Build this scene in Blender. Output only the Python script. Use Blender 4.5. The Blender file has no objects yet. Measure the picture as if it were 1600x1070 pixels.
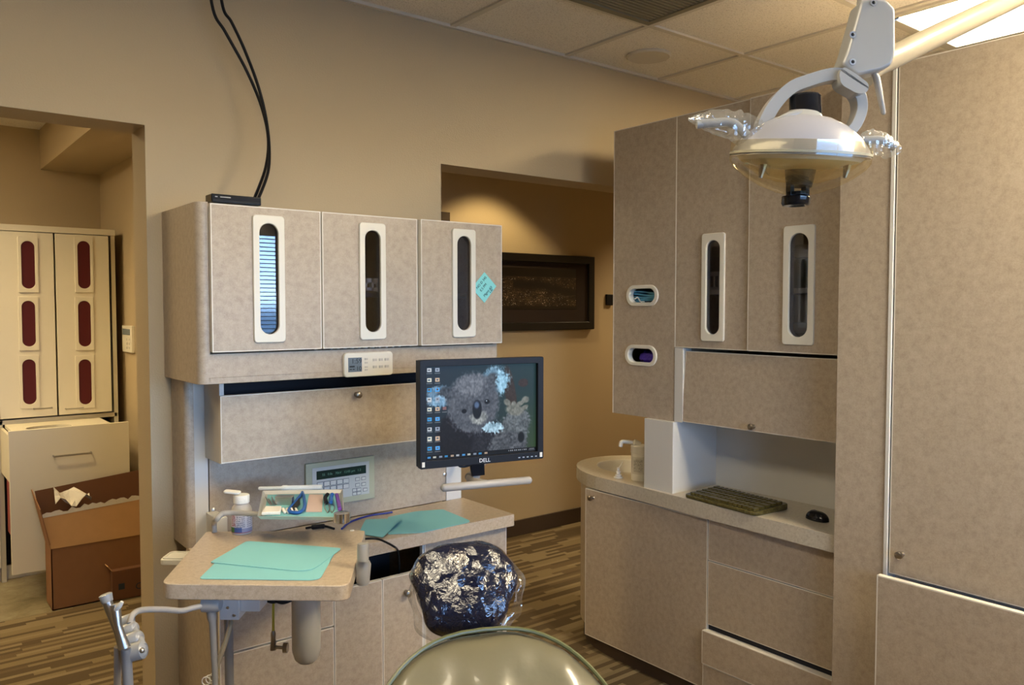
import bpy, bmesh, math, random
import numpy as np
from mathutils import Vector, Matrix, noise
random.seed(7); rng = np.random.default_rng(7)
sc = bpy.context.scene
COL = sc.collection

# ------------------------------------------------------------------ camera
H = 1.55
FPX, CX, CY = 1263.7, 800.0, 535.0
YAW, TILT = math.radians(51.67), math.radians(2.492)
F0 = Vector((math.cos(YAW), math.sin(YAW), 0)); R0 = Vector((math.sin(YAW), -math.cos(YAW), 0))
FW = F0*math.cos(TILT) + Vector((0, 0, -math.sin(TILT))); UP = R0.cross(FW)
CAM = Vector((0, 0, H))
cd = bpy.data.cameras.new('camera'); cam = bpy.data.objects.new('camera', cd); COL.objects.link(cam)
cam.location = CAM; cam.rotation_euler = (math.pi/2 - TILT, 0, YAW - math.pi/2)
cd.sensor_width = 36; cd.lens = 36*FPX/1600; cd.clip_start = .02; cd.clip_end = 200
sc.camera = cam

def ray(u, v): return FW*FPX + R0*(u-CX) - UP*(v-CY)
def on(u, v, ax, val):
    d = ray(u, v); return CAM + d*((val - CAM[ax])/d[ax])
def PX(u, v, x): return on(u, v, 0, x)
def PY(u, v, y): return on(u, v, 1, y)
def PZ(u, v, z): return on(u, v, 2, z)
def PD(u, v, d): return CAM + ray(u, v)*(d/FPX)

# ------------------------------------------------------------------ view, world, light
vs = sc.view_settings
vs.view_transform = 'Standard'; vs.look = 'None'; vs.gamma = 1; vs.use_curve_mapping = False
vs.exposure = 0.10
CEIL = 2.67
w = bpy.data.worlds.new('world'); sc.world = w; w.use_nodes = True
nt = w.node_tree; nt.nodes.clear()
tc = nt.nodes.new('ShaderNodeTexCoord'); sx = nt.nodes.new('ShaderNodeSeparateXYZ'); cr = nt.nodes.new('ShaderNodeValToRGB')
bg = nt.nodes.new('ShaderNodeBackground'); wo = nt.nodes.new('ShaderNodeOutputWorld'); mm = nt.nodes.new('ShaderNodeMath')
mm.operation = 'MULTIPLY_ADD'; mm.inputs[1].default_value = .5; mm.inputs[2].default_value = .5
nt.links.new(tc.outputs['Generated'], sx.inputs[0]); nt.links.new(sx.outputs['Z'], mm.inputs[0]); nt.links.new(mm.outputs[0], cr.inputs[0])
e = cr.color_ramp.elements
e[0].position = .40; e[0].color = (.06, .10, .16, 1); e[1].position = .64; e[1].color = (.035, .08, .18, 1)
x_ = e.new(.495); x_.color = (.07, .13, .22, 1); x_ = e.new(.505); x_.color = (.48, .72, 1.0, 1); x_ = e.new(.55); x_.color = (.30, .50, .85, 1)
nt.links.new(cr.outputs[0], bg.inputs[0]); nt.links.new(bg.outputs[0], wo.inputs[0]); bg.inputs[1].default_value = 27.0

WIN = (-.2, 3.15, .95, 2.25); REAR = -2.3                 # window in the rear wall
pl = bpy.data.lights.new('window_portal', 'AREA'); pl.shape = 'RECTANGLE'; pl.size = WIN[1]-WIN[0]; pl.size_y = WIN[3]-WIN[2]
pl.cycles.is_portal = True
po = bpy.data.objects.new('window_portal', pl); COL.objects.link(po); po.location = ((WIN[0]+WIN[1])/2, REAR-.12, (WIN[2]+WIN[3])/2)
po.rotation_euler = (math.radians(90), 0, 0)               # light -Z axis looks to +Y after this turn
TROFFER = 34; TROFFER_B = 56; TROFFER_C = 15; WARM = (1.0, .80, .52)
def spot(name, loc, power, col, size=math.radians(110), r=.05, blend=.6, aim=(0, 0, -1)):
    l = bpy.data.lights.new(name, 'SPOT'); l.energy = power; l.color = col; l.spot_size = size; l.spot_blend = blend; l.shadow_soft_size = r
    o = bpy.data.objects.new(name, l); COL.objects.link(o); o.location = loc
    o.rotation_euler = Vector(aim).to_track_quat('-Z', 'Y').to_euler(); return o
spot('hall_downlight', (3.12, 3.80, 2.62), 40, (1, .74, .36), math.radians(105), .04, .35)
spot('hall_downlight', (5.0, 3.6, 2.62), 95, (1, .74, .42), math.radians(120), .05, .8)
spot('side_room_downlight', (.15, 4.0, 2.62), 60, (1, .74, .36), math.radians(140), .08, .7)
spot('side_room_downlight', (-.3, 5.0, 2.62), 30, (1, .74, .36), math.radians(140), .08, .7)

# ------------------------------------------------------------------ materials
def nodes(name):
    m = bpy.data.materials.new(name); m.use_nodes = True; t = m.node_tree
    return m, t, t.nodes['Principled BSDF']
def pbr(name, col, rough=.5, metal=0, coat=0, trans=0, ior=1.45, emit=None, es=1, bump=0, bscale=60, alpha=1, var=0, vscale=8):
    m, t, b = nodes(name)
    b.inputs['Base Color'].default_value = (*col, 1); b.inputs['Roughness'].default_value = rough
    b.inputs['Metallic'].default_value = metal; b.inputs['Coat Weight'].default_value = coat
    b.inputs['Transmission Weight'].default_value = trans; b.inputs['IOR'].default_value = ior
    b.inputs['Alpha'].default_value = alpha
    if emit: b.inputs['Emission Color'].default_value = (*emit, 1); b.inputs['Emission Strength'].default_value = es
    co = t.nodes.new('ShaderNodeTexCoord')
    if bump:
        n = t.nodes.new('ShaderNodeTexNoise'); n.inputs['Scale'].default_value = bscale; n.inputs['Detail'].default_value = 3
        bp = t.nodes.new('ShaderNodeBump'); bp.inputs['Strength'].default_value = bump; bp.inputs['Distance'].default_value = .01
        t.links.new(co.outputs['Object'], n.inputs['Vector']); t.links.new(n.outputs['Fac'], bp.inputs['Height']); t.links.new(bp.outputs[0], b.inputs['Normal'])
    n = t.nodes.new('ShaderNodeTexNoise'); n.inputs['Scale'].default_value = vscale; n.inputs['Detail'].default_value = 4
    v = max(var, .03); r = t.nodes.new('ShaderNodeMapRange'); r.inputs[3].default_value = 1-v; r.inputs[4].default_value = 1+v
    mx = t.nodes.new('ShaderNodeVectorMath'); mx.operation = 'SCALE'; mx.inputs[0].default_value = col
    t.links.new(co.outputs['Object'], n.inputs['Vector']); t.links.new(n.outputs['Fac'], r.inputs[0]); t.links.new(r.outputs[0], mx.inputs['Scale']); t.links.new(mx.outputs[0], b.inputs['Base Color'])
    return m
def ramp_mat(name, c1, c2, c3, s1, s2, rough, bump=0):
    m, t, b = nodes(name); co = t.nodes.new('ShaderNodeTexCoord')
    n1 = t.nodes.new('ShaderNodeTexNoise'); n1.inputs['Scale'].default_value = s1; n1.inputs['Detail'].default_value = 6; n1.inputs['Roughness'].default_value = .65
    n2 = t.nodes.new('ShaderNodeTexNoise'); n2.inputs['Scale'].default_value = s2; n2.inputs['Detail'].default_value = 5; n2.inputs['Roughness'].default_value = .75; n2.inputs['Distortion'].default_value = .6
    ad = t.nodes.new('ShaderNodeMath'); ad.operation = 'MULTIPLY_ADD'; ad.inputs[1].default_value = .45
    sc2 = t.nodes.new('ShaderNodeMath'); sc2.operation = 'MULTIPLY'; sc2.inputs[1].default_value = .55
    r = t.nodes.new('ShaderNodeValToRGB'); e = r.color_ramp.elements
    e[0].position = .36; e[0].color = (*c1, 1); e[1].position = .64; e[1].color = (*c3, 1); k = e.new(.5); k.color = (*c2, 1)
    for n in (n1, n2): t.links.new(co.outputs['Object'], n.inputs['Vector'])
    t.links.new(n1.outputs['Fac'], sc2.inputs[0]); t.links.new(n2.outputs['Fac'], ad.inputs[0]); t.links.new(sc2.outputs[0], ad.inputs[2])
    t.links.new(ad.outputs[0], r.inputs[0]); t.links.new(r.outputs[0], b.inputs['Base Color']); b.inputs['Roughness'].default_value = rough
    if bump:
        bp = t.nodes.new('ShaderNodeBump'); bp.inputs['Strength'].default_value = bump; bp.inputs['Distance'].default_value = .002
        t.links.new(n2.outputs['Fac'], bp.inputs['Height']); t.links.new(bp.outputs[0], b.inputs['Normal'])
    return m
LAM = ramp_mat('taupe_laminate', (.35, .28, .205), (.43, .352, .265), (.485, .41, .32), 52, 230, .42)
WTOP = ramp_mat('speckled_worktop', (.40, .305, .21), (.52, .415, .295), (.59, .49, .375), 80, 300, .32)
STONE = ramp_mat('cream_solid_surface', (.40, .35, .27), (.52, .47, .38), (.58, .54, .45), 90, 420, .28)
WALLM = pbr('tan_wall_paint', (.47, .375, .24), .75, bump=.12, bscale=220, var=.03, vscale=2)
WHITE = pbr('white_edging', (.72, .68, .60), .4)
CREAM = pbr('cream_plastic', (.74, .70, .60), .35)
GREYW = pbr('pale_grey_panel', (.64, .62, .58), .5)
LAMPW = pbr('lamp_white_enamel', (.34, .335, .32), .28, coat=.3)
BEIGE = pbr('beige_arm_enamel', (.36, .31, .22), .35)
BLACK = pbr('black_plastic', (.010, .010, .012), .42)
BLACK.node_tree.nodes['Principled BSDF'].inputs['Specular IOR Level'].default_value = .22
GLOSSB = pbr('gloss_black_plastic', (.01, .01, .012), .12)
SHADE = pbr('painted_shade', (.015, .014, .018), .8)  # near-black colour standing in for shade inside openings and gaps
TOE = pbr('dark_brown_baseboard', (.055, .035, .022), .6)
CHROME = pbr('chrome', (.75, .75, .76), .12, metal=1)
STEEL = pbr('brushed_steel', (.52, .50, .47), .32, metal=1)
BRONZE = pbr('dark_nickel', (.36, .32, .27), .28, metal=1)
TEAL = pbr('teal_paper', (.245, .59, .63), .8, var=.05)
TEALN = pbr('aqua_note_paper', (.25, .68, .66), .8)
INK = pbr('dark_ink', (.02, .03, .04), .7)
REDG = pbr('dark_red_glass', (.075, .001, .002), .6)
OFFW = pbr('off_white_melamine', (.72, .67, .54), .45)
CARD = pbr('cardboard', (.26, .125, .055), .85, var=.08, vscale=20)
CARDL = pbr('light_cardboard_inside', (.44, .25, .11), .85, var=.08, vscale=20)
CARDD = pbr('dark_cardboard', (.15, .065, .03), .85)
TEAR = pbr('torn_paper_edge', (.70, .66, .58), .9, bump=.5)
LEATH = pbr('olive_vinyl_upholstery', (.15, .132, .078), .30, coat=.4, bump=.10, bscale=24, var=.2, vscale=5)
PIPE = pbr('green_piping', (.10, .105, .04), .35)
PIPEW = pbr('grey_tube', (.37, .34, .30), .35)
PIPED = pbr('grey_hose', (.25, .24, .23), .5)
BRASSH = pbr('tan_hose', (.30, .25, .17), .5)
BLUE = pbr('blue_rubber', (.02, .12, .42), .4)
BLUEC = pbr('blue_cable', (.02, .03, .22), .4)
PURP = pbr('purple_nitrile', (.085, .04, .48), .45, bump=.8, bscale=70)
MASKB = pbr('blue_mask_cloth', (.10, .33, .50), .8)
PINK = pbr('pale_pink_card', (.72, .55, .48), .7)
COTT = pbr('white_cotton', (.85, .82, .74), .9, bump=.3, bscale=300)
YELT = pbr('yellow_tube', (.55, .47, .05), .4)
KBROWN = ramp_mat('keyboard_cover_brown', (.035, .028, .008), (.08, .065, .02), (.14, .12, .045), 60, 200, .25)
LCDG = pbr('grey_lcd', (.16, .20, .24), .25)
LCDD = pbr('dark_green_lcd', (.006, .03, .025), .15)
LCDT = pbr('lcd_characters', (.1, .3, .22), .5)
FRAMEB = pbr('black_frame', (.006, .005, .004), .4)
MATB = pbr('dark_brown_mat', (.020, .010, .006), .8)
VENT = pbr('olive_vent_grille', (.20, .18, .12), .6)
SPK = pbr('speaker_grille', (.42, .37, .27), .7)
BOTTLE = pbr('milky_bottle', (.62, .60, .54), .35, trans=.35)
GRIDM = pbr('white_ceiling_grid', (.58, .54, .46), .5)
VINYL = ramp_mat('slate_vinyl_floor', (.13, .11, .06), (.24, .20, .12), (.34, .30, .20), 2.2, 14, .35)

def tile_mat():
    m, t, b = nodes('acoustic_tile'); co = t.nodes.new('ShaderNodeTexCoord')
    n = t.nodes.new('ShaderNodeTexNoise'); n.inputs['Scale'].default_value = 190; n.inputs['Detail'].default_value = 3
    r = t.nodes.new('ShaderNodeValToRGB'); e = r.color_ramp.elements; e[0].position = .34; e[0].color = (.56, .52, .45, 1); e[1].position = .47; e[1].color = (.78, .74, .66, 1)
    bp = t.nodes.new('ShaderNodeBump'); bp.inputs['Strength'].default_value = .4; bp.inputs['Distance'].default_value = .003
    t.links.new(co.outputs['Object'], n.inputs['Vector']); t.links.new(n.outputs['Fac'], r.inputs[0]); t.links.new(r.outputs[0], b.inputs['Base Color'])
    t.links.new(n.outputs['Fac'], bp.inputs['Height']); t.links.new(bp.outputs[0], b.inputs['Normal']); b.inputs['Roughness'].default_value = .9
    return m
TILE = tile_mat()
def carpet_mat():
    m, t, b = nodes('striped_carpet'); N = t.nodes.new; L = t.links.new
    co = N('ShaderNodeTexCoord'); s = N('ShaderNodeSeparateXYZ'); L(co.outputs['Object'], s.inputs[0])
    def math_(op, a, bb=None, c=None):
        n = N('ShaderNodeMath'); n.operation = op
        for i, v in enumerate((a, bb, c)):
            if v is None: continue
            if isinstance(v, (int, float)): n.inputs[i].default_value = v
            else: L(v, n.inputs[i])
        return n.outputs[0]
    row = math_('FLOOR', math_('DIVIDE', s.outputs['Y'], .026))
    wn = N('ShaderNodeTexWhiteNoise'); wn.noise_dimensions = '1D'; L(row, wn.inputs['W'])
    col = math_('FLOOR', math_('ADD', math_('DIVIDE', s.outputs['X'], .30), math_('MULTIPLY', wn.outputs['Value'], 9.0)))
    cb = N('ShaderNodeCombineXYZ'); L(row, cb.inputs[0]); L(col, cb.inputs[1])
    w2 = N('ShaderNodeTexWhiteNoise'); w2.noise_dimensions = '2D'; L(cb.outputs[0], w2.inputs['Vector'])
    r = N('ShaderNodeValToRGB'); r.color_ramp.interpolation = 'CONSTANT'; e = r.color_ramp.elements
    e[0].position = 0; e[0].color = (.105, .07, .03, 1); e[1].position = .35; e[1].color = (.15, .10, .045, 1)
    k = e.new(.55); k.color = (.24, .175, .085, 1); k = e.new(.8); k.color = (.28, .215, .115, 1)
    L(w2.outputs['Value'], r.inputs[0])
    n = N('ShaderNodeTexNoise'); n.inputs['Scale'].default_value = 420; L(co.outputs['Object'], n.inputs['Vector'])
    mx = N('ShaderNodeMix'); mx.data_type = 'RGBA'; mx.blend_type = 'MULTIPLY'; mx.inputs[0].default_value = .7
    L(r.outputs[0], mx.inputs[6]); 
    r2 = N('ShaderNodeValToRGB'); e = r2.color_ramp.elements; e[0].position = .3; e[0].color = (.45, .45, .45, 1); e[1].position = .65; e[1].color = (1, 1, 1, 1)
    L(n.outputs['Fac'], r2.inputs[0]); L(r2.outputs[0], mx.inputs[7]); L(mx.outputs[2], b.inputs['Base Color'])
    bp = N('ShaderNodeBump'); bp.inputs['Strength'].default_value = .6; bp.inputs['Distance'].default_value = .004; L(n.outputs['Fac'], bp.inputs['Height']); L(bp.outputs[0], b.inputs['Normal'])
    b.inputs['Roughness'].default_value = .95; return m
CARPET = carpet_mat()
def thin_glass(name, tint, refl, rough=.0):
    m = bpy.data.materials.new(name); m.use_nodes = True; t = m.node_tree; t.nodes.clear(); N = t.nodes.new
    o = N('ShaderNodeOutputMaterial'); mx = N('ShaderNodeMixShader'); tr = N('ShaderNodeBsdfTransparent'); gl = N('ShaderNodeBsdfGlossy'); lw = N('ShaderNodeLayerWeight')
    mr = N('ShaderNodeMapRange'); mr.inputs[3].default_value = refl; mr.inputs[4].default_value = 1; mr.inputs[1].default_value = 0; lw.inputs[0].default_value = .12
    tr.inputs[0].default_value = (*tint, 1); gl.inputs['Roughness'].default_value = rough; gl.inputs[0].default_value = (1, 1, 1, 1)
    t.links.new(lw.outputs['Facing'], mr.inputs[0]); mr.inputs[1].default_value = .5
    t.links.new(mr.outputs[0], mx.inputs[0]); t.links.new(tr.outputs[0], mx.inputs[1]); t.links.new(gl.outputs[0], mx.inputs[2]); t.links.new(mx.outputs[0], o.inputs[0])
    return m, t, gl
GLASS, _, _ = thin_glass('smoked_cabinet_glass', (.66, .67, .72), .05)
WGLASS, _, _ = thin_glass('window_glass', (.95, .97, 1), .05)
def crinkle(name, tint, refl, rough, scale, strength):
    m, t, gl = thin_glass(name, tint, refl, rough)
    co = t.nodes.new('ShaderNodeTexCoord'); v = t.nodes.new('ShaderNodeTexNoise'); v.inputs['Scale'].default_value = scale; v.inputs['Detail'].default_value = 4; v.inputs['Distortion'].default_value = 1.5
    bp = t.nodes.new('ShaderNodeBump'); bp.inputs['Strength'].default_value = strength; bp.inputs['Distance'].default_value = .02
    t.links.new(co.outputs['Object'], v.inputs['Vector']); t.links.new(v.outputs['Fac'], bp.inputs['Height']); t.links.new(bp.outputs[0], gl.inputs['Normal'])
    return m
FILM = crinkle('clear_plastic_film', (.93, .94, .95), .14, .12, 10, .5)
t_ = FILM.node_tree; o_ = next(n for n in t_.nodes if n.type == 'OUTPUT_MATERIAL'); src = o_.inputs[0].links[0].from_socket
dfn = t_.nodes.new('ShaderNodeBsdfTranslucent'); dfn.inputs[0].default_value = (.9, .9, .9, 1); mxn = t_.nodes.new('ShaderNodeMixShader'); mxn.inputs[0].default_value = .14
t_.links.new(src, mxn.inputs[1]); t_.links.new(dfn.outputs[0], mxn.inputs[2]); t_.links.new(mxn.outputs[0], o_.inputs[0])
SHIELD, _, _ = thin_glass('yellowish_lamp_shield', (.97, .93, .80), .13, .06); SHEEN, _, _ = thin_glass('amber_sheen_tint', (.99, .93, .74), .22, .1)  # amber tint stands in for reflections in the lamp shield
def bagmat():
    m, t, b = nodes('crinkled_plastic_over_black'); N = t.nodes.new; L = t.links.new
    co = N('ShaderNodeTexCoord'); nz = N('ShaderNodeTexNoise'); nz.inputs['Scale'].default_value = 9; nz.inputs['Detail'].default_value = 3
    mx = N('ShaderNodeMix'); mx.data_type = 'VECTOR'; mx.inputs[0].default_value = .12
    L(co.outputs['Object'], nz.inputs['Vector']); L(co.outputs['Object'], mx.inputs[4]); L(nz.outputs['Color'], mx.inputs[5])
    geo = N('ShaderNodeNewGeometry'); cur = geo.outputs['Normal']
    for sc_, wt in ((13, .5), (34, .5)):
        v = N('ShaderNodeTexVoronoi'); v.feature = 'F1'; v.inputs['Scale'].default_value = sc_; L(mx.outputs[1], v.inputs['Vector'])
        sb_ = N('ShaderNodeVectorMath'); sb_.operation = 'SUBTRACT'; sb_.inputs[1].default_value = (.5, .5, .5); L(v.outputs['Color'], sb_.inputs[0])
        ml = N('ShaderNodeVectorMath'); ml.operation = 'SCALE'; ml.inputs['Scale'].default_value = wt; L(sb_.outputs[0], ml.inputs[0])
        ad = N('ShaderNodeVectorMath'); ad.operation = 'ADD'; L(cur, ad.inputs[0]); L(ml.outputs[0], ad.inputs[1]); cur = ad.outputs[0]
    nm = N('ShaderNodeVectorMath'); nm.operation = 'NORMALIZE'; L(cur, nm.inputs[0])
    n2 = N('ShaderNodeTexNoise'); n2.inputs['Scale'].default_value = 60; n2.inputs['Detail'].default_value = 3; n2.inputs['Distortion'].default_value = 2.5; L(co.outputs['Object'], n2.inputs['Vector'])
    bp = N('ShaderNodeBump'); bp.inputs['Strength'].default_value = .25; bp.inputs['Distance'].default_value = .008; L(n2.outputs['Fac'], bp.inputs['Height']); L(nm.outputs[0], bp.inputs['Normal'])
    L(bp.outputs[0], b.inputs['Normal']); L(bp.outputs[0], b.inputs['Coat Normal'])
    b.inputs['Base Color'].default_value = (.006, .008, .022, 1); b.inputs['Roughness'].default_value = .10; b.inputs['Coat Weight'].default_value = 1; b.inputs['Coat Roughness'].default_value = .05
    return m
BAG = bagmat()
def emis(name, col, s):
    m = bpy.data.materials.new(name); m.use_nodes = True; t = m.node_tree; b = t.nodes['Principled BSDF']
    b.inputs['Base Color'].default_value = (.8, .8, .8, 1); b.inputs['Emission Color'].default_value = (*col, 1); b.inputs['Emission Strength'].default_value = s
    return m
DIFF = emis('lit_diffuser', (1.0, .83, .55), TROFFER); DIFFB = emis('lit_diffuser_bright', (1.0, .83, .55), TROFFER_B); DIFFC = emis('lit_diffuser_dimmer', (1.0, .86, .62), TROFFER_C)
def vcol(name, emission=0, rough=.4):
    m, t, b = nodes(name); a = t.nodes.new('ShaderNodeVertexColor'); a.layer_name = 'Col'
    if emission:
        b.inputs['Base Color'].default_value = (.01, .01, .01, 1); t.links.new(a.outputs[0], b.inputs['Emission Color']); b.inputs['Emission Strength'].default_value = emission
    else: t.links.new(a.outputs[0], b.inputs['Base Color'])
    b.inputs['Roughness'].default_value = rough; return m
SCREEN = vcol('lit_screen', 1.0, .30); SCREEN.node_tree.nodes['Principled BSDF'].inputs['Specular IOR Level'].default_value = .12; PRINT = vcol('printed_picture', 0, .35); LABELM = vcol('printed_label', 0, .5)

# ------------------------------------------------------------------ mesh helpers
def rrect(w, h, r, n=6, cx=0, cy=0):
    r = min(r, w/2-1e-5, h/2-1e-5); P = []
    for k, (sx_, sy_) in enumerate(((1, 1), (-1, 1), (-1, -1), (1, -1))):
        for i in range(n+1):
            a = k*math.pi/2 + i/n*math.pi/2
            P.append((cx + sx_*(w/2-r) + r*math.cos(a), cy + sy_*(h/2-r) + r*math.sin(a)))
    return P
def round_poly(P, rads, n=6):
    out = []; N = len(P)
    for i, p in enumerate(P):
        p = Vector(p); a = Vector(P[i-1]); b = Vector(P[(i+1) % N]); r = rads[i] if isinstance(rads, (list, tuple)) else rads
        if r <= 0: out.append(tuple(p)); continue
        u = (a-p).normalized(); v = (b-p).normalized()
        for k in range(n+1):
            t = k/n; out.append(tuple((p+u*r)*(1-t)**2 + p*2*t*(1-t) + (p+v*r)*t*t))
    return out
def XZ(y0, y1): return lambda a, b, d: (a, y0 + (y1-y0)*d, b)      # d=0 front
def YZ(x0, x1): return lambda a, b, d: (x0 + (x1-x0)*d, a, b)
def XY(z0, z1): return lambda a, b, d: (a, b, z0 + (z1-z0)*d)
class MB:
    def __init__(s, M=None): s.v = []; s.f = []; s.mi = []; s.M = M
    def add(s, vs_, fs, mi=0):
        n = len(s.v)
        for v in vs_:
            v = Vector(v); s.v.append(s.M @ v if s.M else v)
        for f in fs: s.f.append([n+i for i in f]); s.mi.append(mi)
        return s
    def box(s, x0, x1, y0, y1, z0, z1, mi=0):
        return s.add([(x, y, z) for z in (z0, z1) for y in (y0, y1) for x in (x0, x1)],
                     [(0, 2, 3, 1), (4, 5, 7, 6), (0, 1, 5, 4), (2, 6, 7, 3), (0, 4, 6, 2), (1, 3, 7, 5)], mi)
    def prism(s, P, fn, mi=0, side=None):
        n = len(P); V = [fn(a, b, 0) for a, b in P] + [fn(a, b, 1) for a, b in P]
        s.add(V, [list(range(n)), list(range(2*n-1, n-1, -1))], mi)
        k = len(s.v)-2*n
        for i in range(n): s.f.append([k+i, k+(i+1) % n, k+n+(i+1) % n, k+n+i]); s.mi.append(mi if side is None else side)
        return s
    def ring(s, O, I, fn, mi=0, si=None, so=None):
        n = len(O); V = [fn(a, b, d) for d in (0, 1) for L in (O, I) for a, b in L]
        k = len(s.v); s.add(V, [])
        for i in range(n):
            j = (i+1) % n
            for q, m_ in (((i, j, n+j, n+i), mi), ((2*n+i, 3*n+i, 3*n+j, 2*n+j), mi), ((i, 2*n+i, 2*n+j, j), mi if so is None else so), ((n+i, n+j, 3*n+j, 3*n+i), mi if si is None else si)):
                s.f.append([k+t for t in q]); s.mi.append(m_)
        return s
    def tube(s, P, r, n=12, mi=0, cap=True):
        P = [Vector(p) for p in P]; m = len(P); rr = r if isinstance(r, (list, tuple)) else [r]*m
        T = [(P[min(i+1, m-1)] - P[max(i-1, 0)]).normalized() for i in range(m)]
        a = T[0].orthogonal().normalized(); V = []
        for i in range(m):
            a = (a - T[i]*a.dot(T[i])).normalized(); b = T[i].cross(a)
            for k in range(n):
                t = 2*math.pi*k/n; V.append(P[i] + (a*math.cos(t) + b*math.sin(t))*rr[i])
        fs = [[i*n+k, i*n+(k+1) % n, (i+1)*n+(k+1) % n, (i+1)*n+k] for i in range(m-1) for k in range(n)]
        if cap: fs += [list(range(n-1, -1, -1)), [(m-1)*n+k for k in range(n)]]
        return s.add(V, fs, mi)
    def cyl(s, a, b, r0, r1=None, n=20, mi=0): return s.tube([a, b], [r0, r0 if r1 is None else r1], n, mi)
    def lathe(s, prof, c=(0, 0, 0), n=28, mi=0, sx=1, sy=1):
        V = []; m = len(prof); c = Vector(c)
        for r, z in prof:
            for k in range(n):
                t = 2*math.pi*k/n; V.append(c + Vector((r*math.cos(t)*sx, r*math.sin(t)*sy, z)))
        fs = [[i*n+k, i*n+(k+1) % n, (i+1)*n+(k+1) % n, (i+1)*n+k] for i in range(m-1) for k in range(n)]
        if prof[0][0] > 1e-6: fs.append(list(range(n)))
        if prof[-1][0] > 1e-6: fs.append([(m-1)*n+k for k in range(n)])
        return s.add(V, fs, mi)
    def ell(s, c, rx, ry, rz, nu=20, nv=12, e=1.0, mi=0, fn=None):
        V = []; c = Vector(c)
        def p(x): return math.copysign(abs(x)**e, x)
        for i in range(nv+1):
            ph = math.pi*i/nv - math.pi/2
            for k in range(nu):
                t = 2*math.pi*k/nu; v = Vector((rx*p(math.cos(ph))*p(math.cos(t)), ry*p(math.cos(ph))*p(math.sin(t)), rz*p(math.sin(ph))))
                if fn: v = fn(v)
                V.append(c+v)
        return s.add(V, [[i*nu+k, i*nu+(k+1) % nu, (i+1)*nu+(k+1) % nu, (i+1)*nu+k] for i in range(nv) for k in range(nu)], mi)
    def build(s, name, mat, parent=None, smooth=False, bevel=0, label=None, recalc=True, angle=40):
        me = bpy.data.meshes.new(name); me.from_pydata(s.v, [], s.f)
        for m in (mat if isinstance(mat, (list, tuple)) else [mat]): me.materials.append(m)
        me.polygons.foreach_set('material_index', s.mi)
        bm = bmesh.new(); bm.from_mesh(me)
        bmesh.ops.remove_doubles(bm, verts=bm.verts, dist=1e-6)
        if recalc: bmesh.ops.recalc_face_normals(bm, faces=bm.faces)
        if smooth:
            for f in bm.faces: f.smooth = True
            lim = math.radians(angle)
            for ed in bm.edges:
                if len(ed.link_faces) == 2 and ed.calc_face_angle(0) > lim: ed.smooth = False
        bm.to_mesh(me); bm.free(); me.update()
        o = bpy.data.objects.new(name, me); COL.objects.link(o)
        if parent: attach(o, parent)
        if bevel:
            b = o.modifiers.new('bevel', 'BEVEL'); b.width = bevel; b.segments = 3; b.limit_method = 'ANGLE'; b.angle_limit = math.radians(40)
            if not smooth:
                for p in me.polygons: p.use_smooth = True
                b.harden_normals = True
        if label: o['label'] = label
        return o
def wm(o):
    M = Matrix.LocRotScale(o.location, o.rotation_euler, o.scale)
    return wm(o.parent) @ o.matrix_parent_inverse @ M if o.parent else M
def attach(o, parent): o.parent = parent; o.matrix_parent_inverse = wm(parent).inverted()
def tag(o, label, cat, group=None, kind=None):
    o['label'] = label; o['category'] = cat
    if group: o['group'] = group
    if kind: o['kind'] = kind
    return o
def thing(name, label, cat, loc, group=None, rot=0):
    o = bpy.data.objects.new(name, None); COL.objects.link(o); o.location = loc; o.rotation_euler = (0, 0, rot); o.empty_display_size = .05
    return tag(o, label, cat, group)
def struct(name, mb, mat, **k):
    o = mb.build(name, mat, **k)
    if 'parent' not in k: o['kind'] = 'structure'
    return o
def text_mb(mb, s, M, size, mi=0, thick=.0004, align='CENTER'):
    cu = bpy.data.curves.new('t', 'FONT'); cu.body = s; cu.size = size; cu.align_x = align; cu.align_y = 'CENTER'; cu.resolution_u = 3; cu.extrude = thick/2
    ob = bpy.data.objects.new('t', cu); COL.objects.link(ob); dg = bpy.context.evaluated_depsgraph_get(); dg.update()
    me = ob.evaluated_get(dg).to_mesh()
    mb.add([M @ v.co for v in me.vertices], [list(p.vertices) for p in me.polygons], mi)
    bpy.data.objects.remove(ob); bpy.data.curves.remove(cu)
def frame(o, x, y): # matrix with origin o, text x axis, text y axis
    x = Vector(x).normalized(); y = Vector(y).normalized(); z = x.cross(y)
    M = Matrix((x, y, z)).transposed().to_4x4(); M.translation = Vector(o); return M
def painted(name, mat, nx, ny, fn_pos, rgb, parent=None):
    """grid whose faces carry the colours of rgb[ny,nx,3] (linear)"""
    V = [fn_pos(i/nx, j/ny) for j in range(ny+1) for i in range(nx+1)]
    Fs = [[j*(nx+1)+i, j*(nx+1)+i+1, (j+1)*(nx+1)+i+1, (j+1)*(nx+1)+i] for j in range(ny) for i in range(nx)]
    me = bpy.data.meshes.new(name); me.from_pydata(V, [], Fs); me.materials.append(mat)
    a = me.color_attributes.new('Col', 'FLOAT_COLOR', 'CORNER')
    c = np.ones((ny*nx, 4, 4), dtype=np.float32); c[:, :, :3] = rgb.reshape(-1, 1, 3)
    a.data.foreach_set('color', c.ravel()); me.update()
    o = bpy.data.objects.new(name, me); COL.objects.link(o)
    if parent: attach(o, parent)
    return o
def lin(c): c = np.asarray(c, float)/255; return np.where(c <= .04045, c/12.92, ((c+.055)/1.055)**2.4)
def smooth_path(P, n=8):
    P = [Vector(p) for p in P]; out = []
    for i in range(len(P)-1):
        a, b, c, d = P[max(i-1, 0)], P[i], P[i+1], P[min(i+2, len(P)-1)]
        for k in range(n):
            t = k/n; out.append(.5*((2*b) + (c-a)*t + (2*a-5*b+4*c-d)*t*t + (3*b-a-3*c+d)*t**3))
    return out + [P[-1]]
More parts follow.
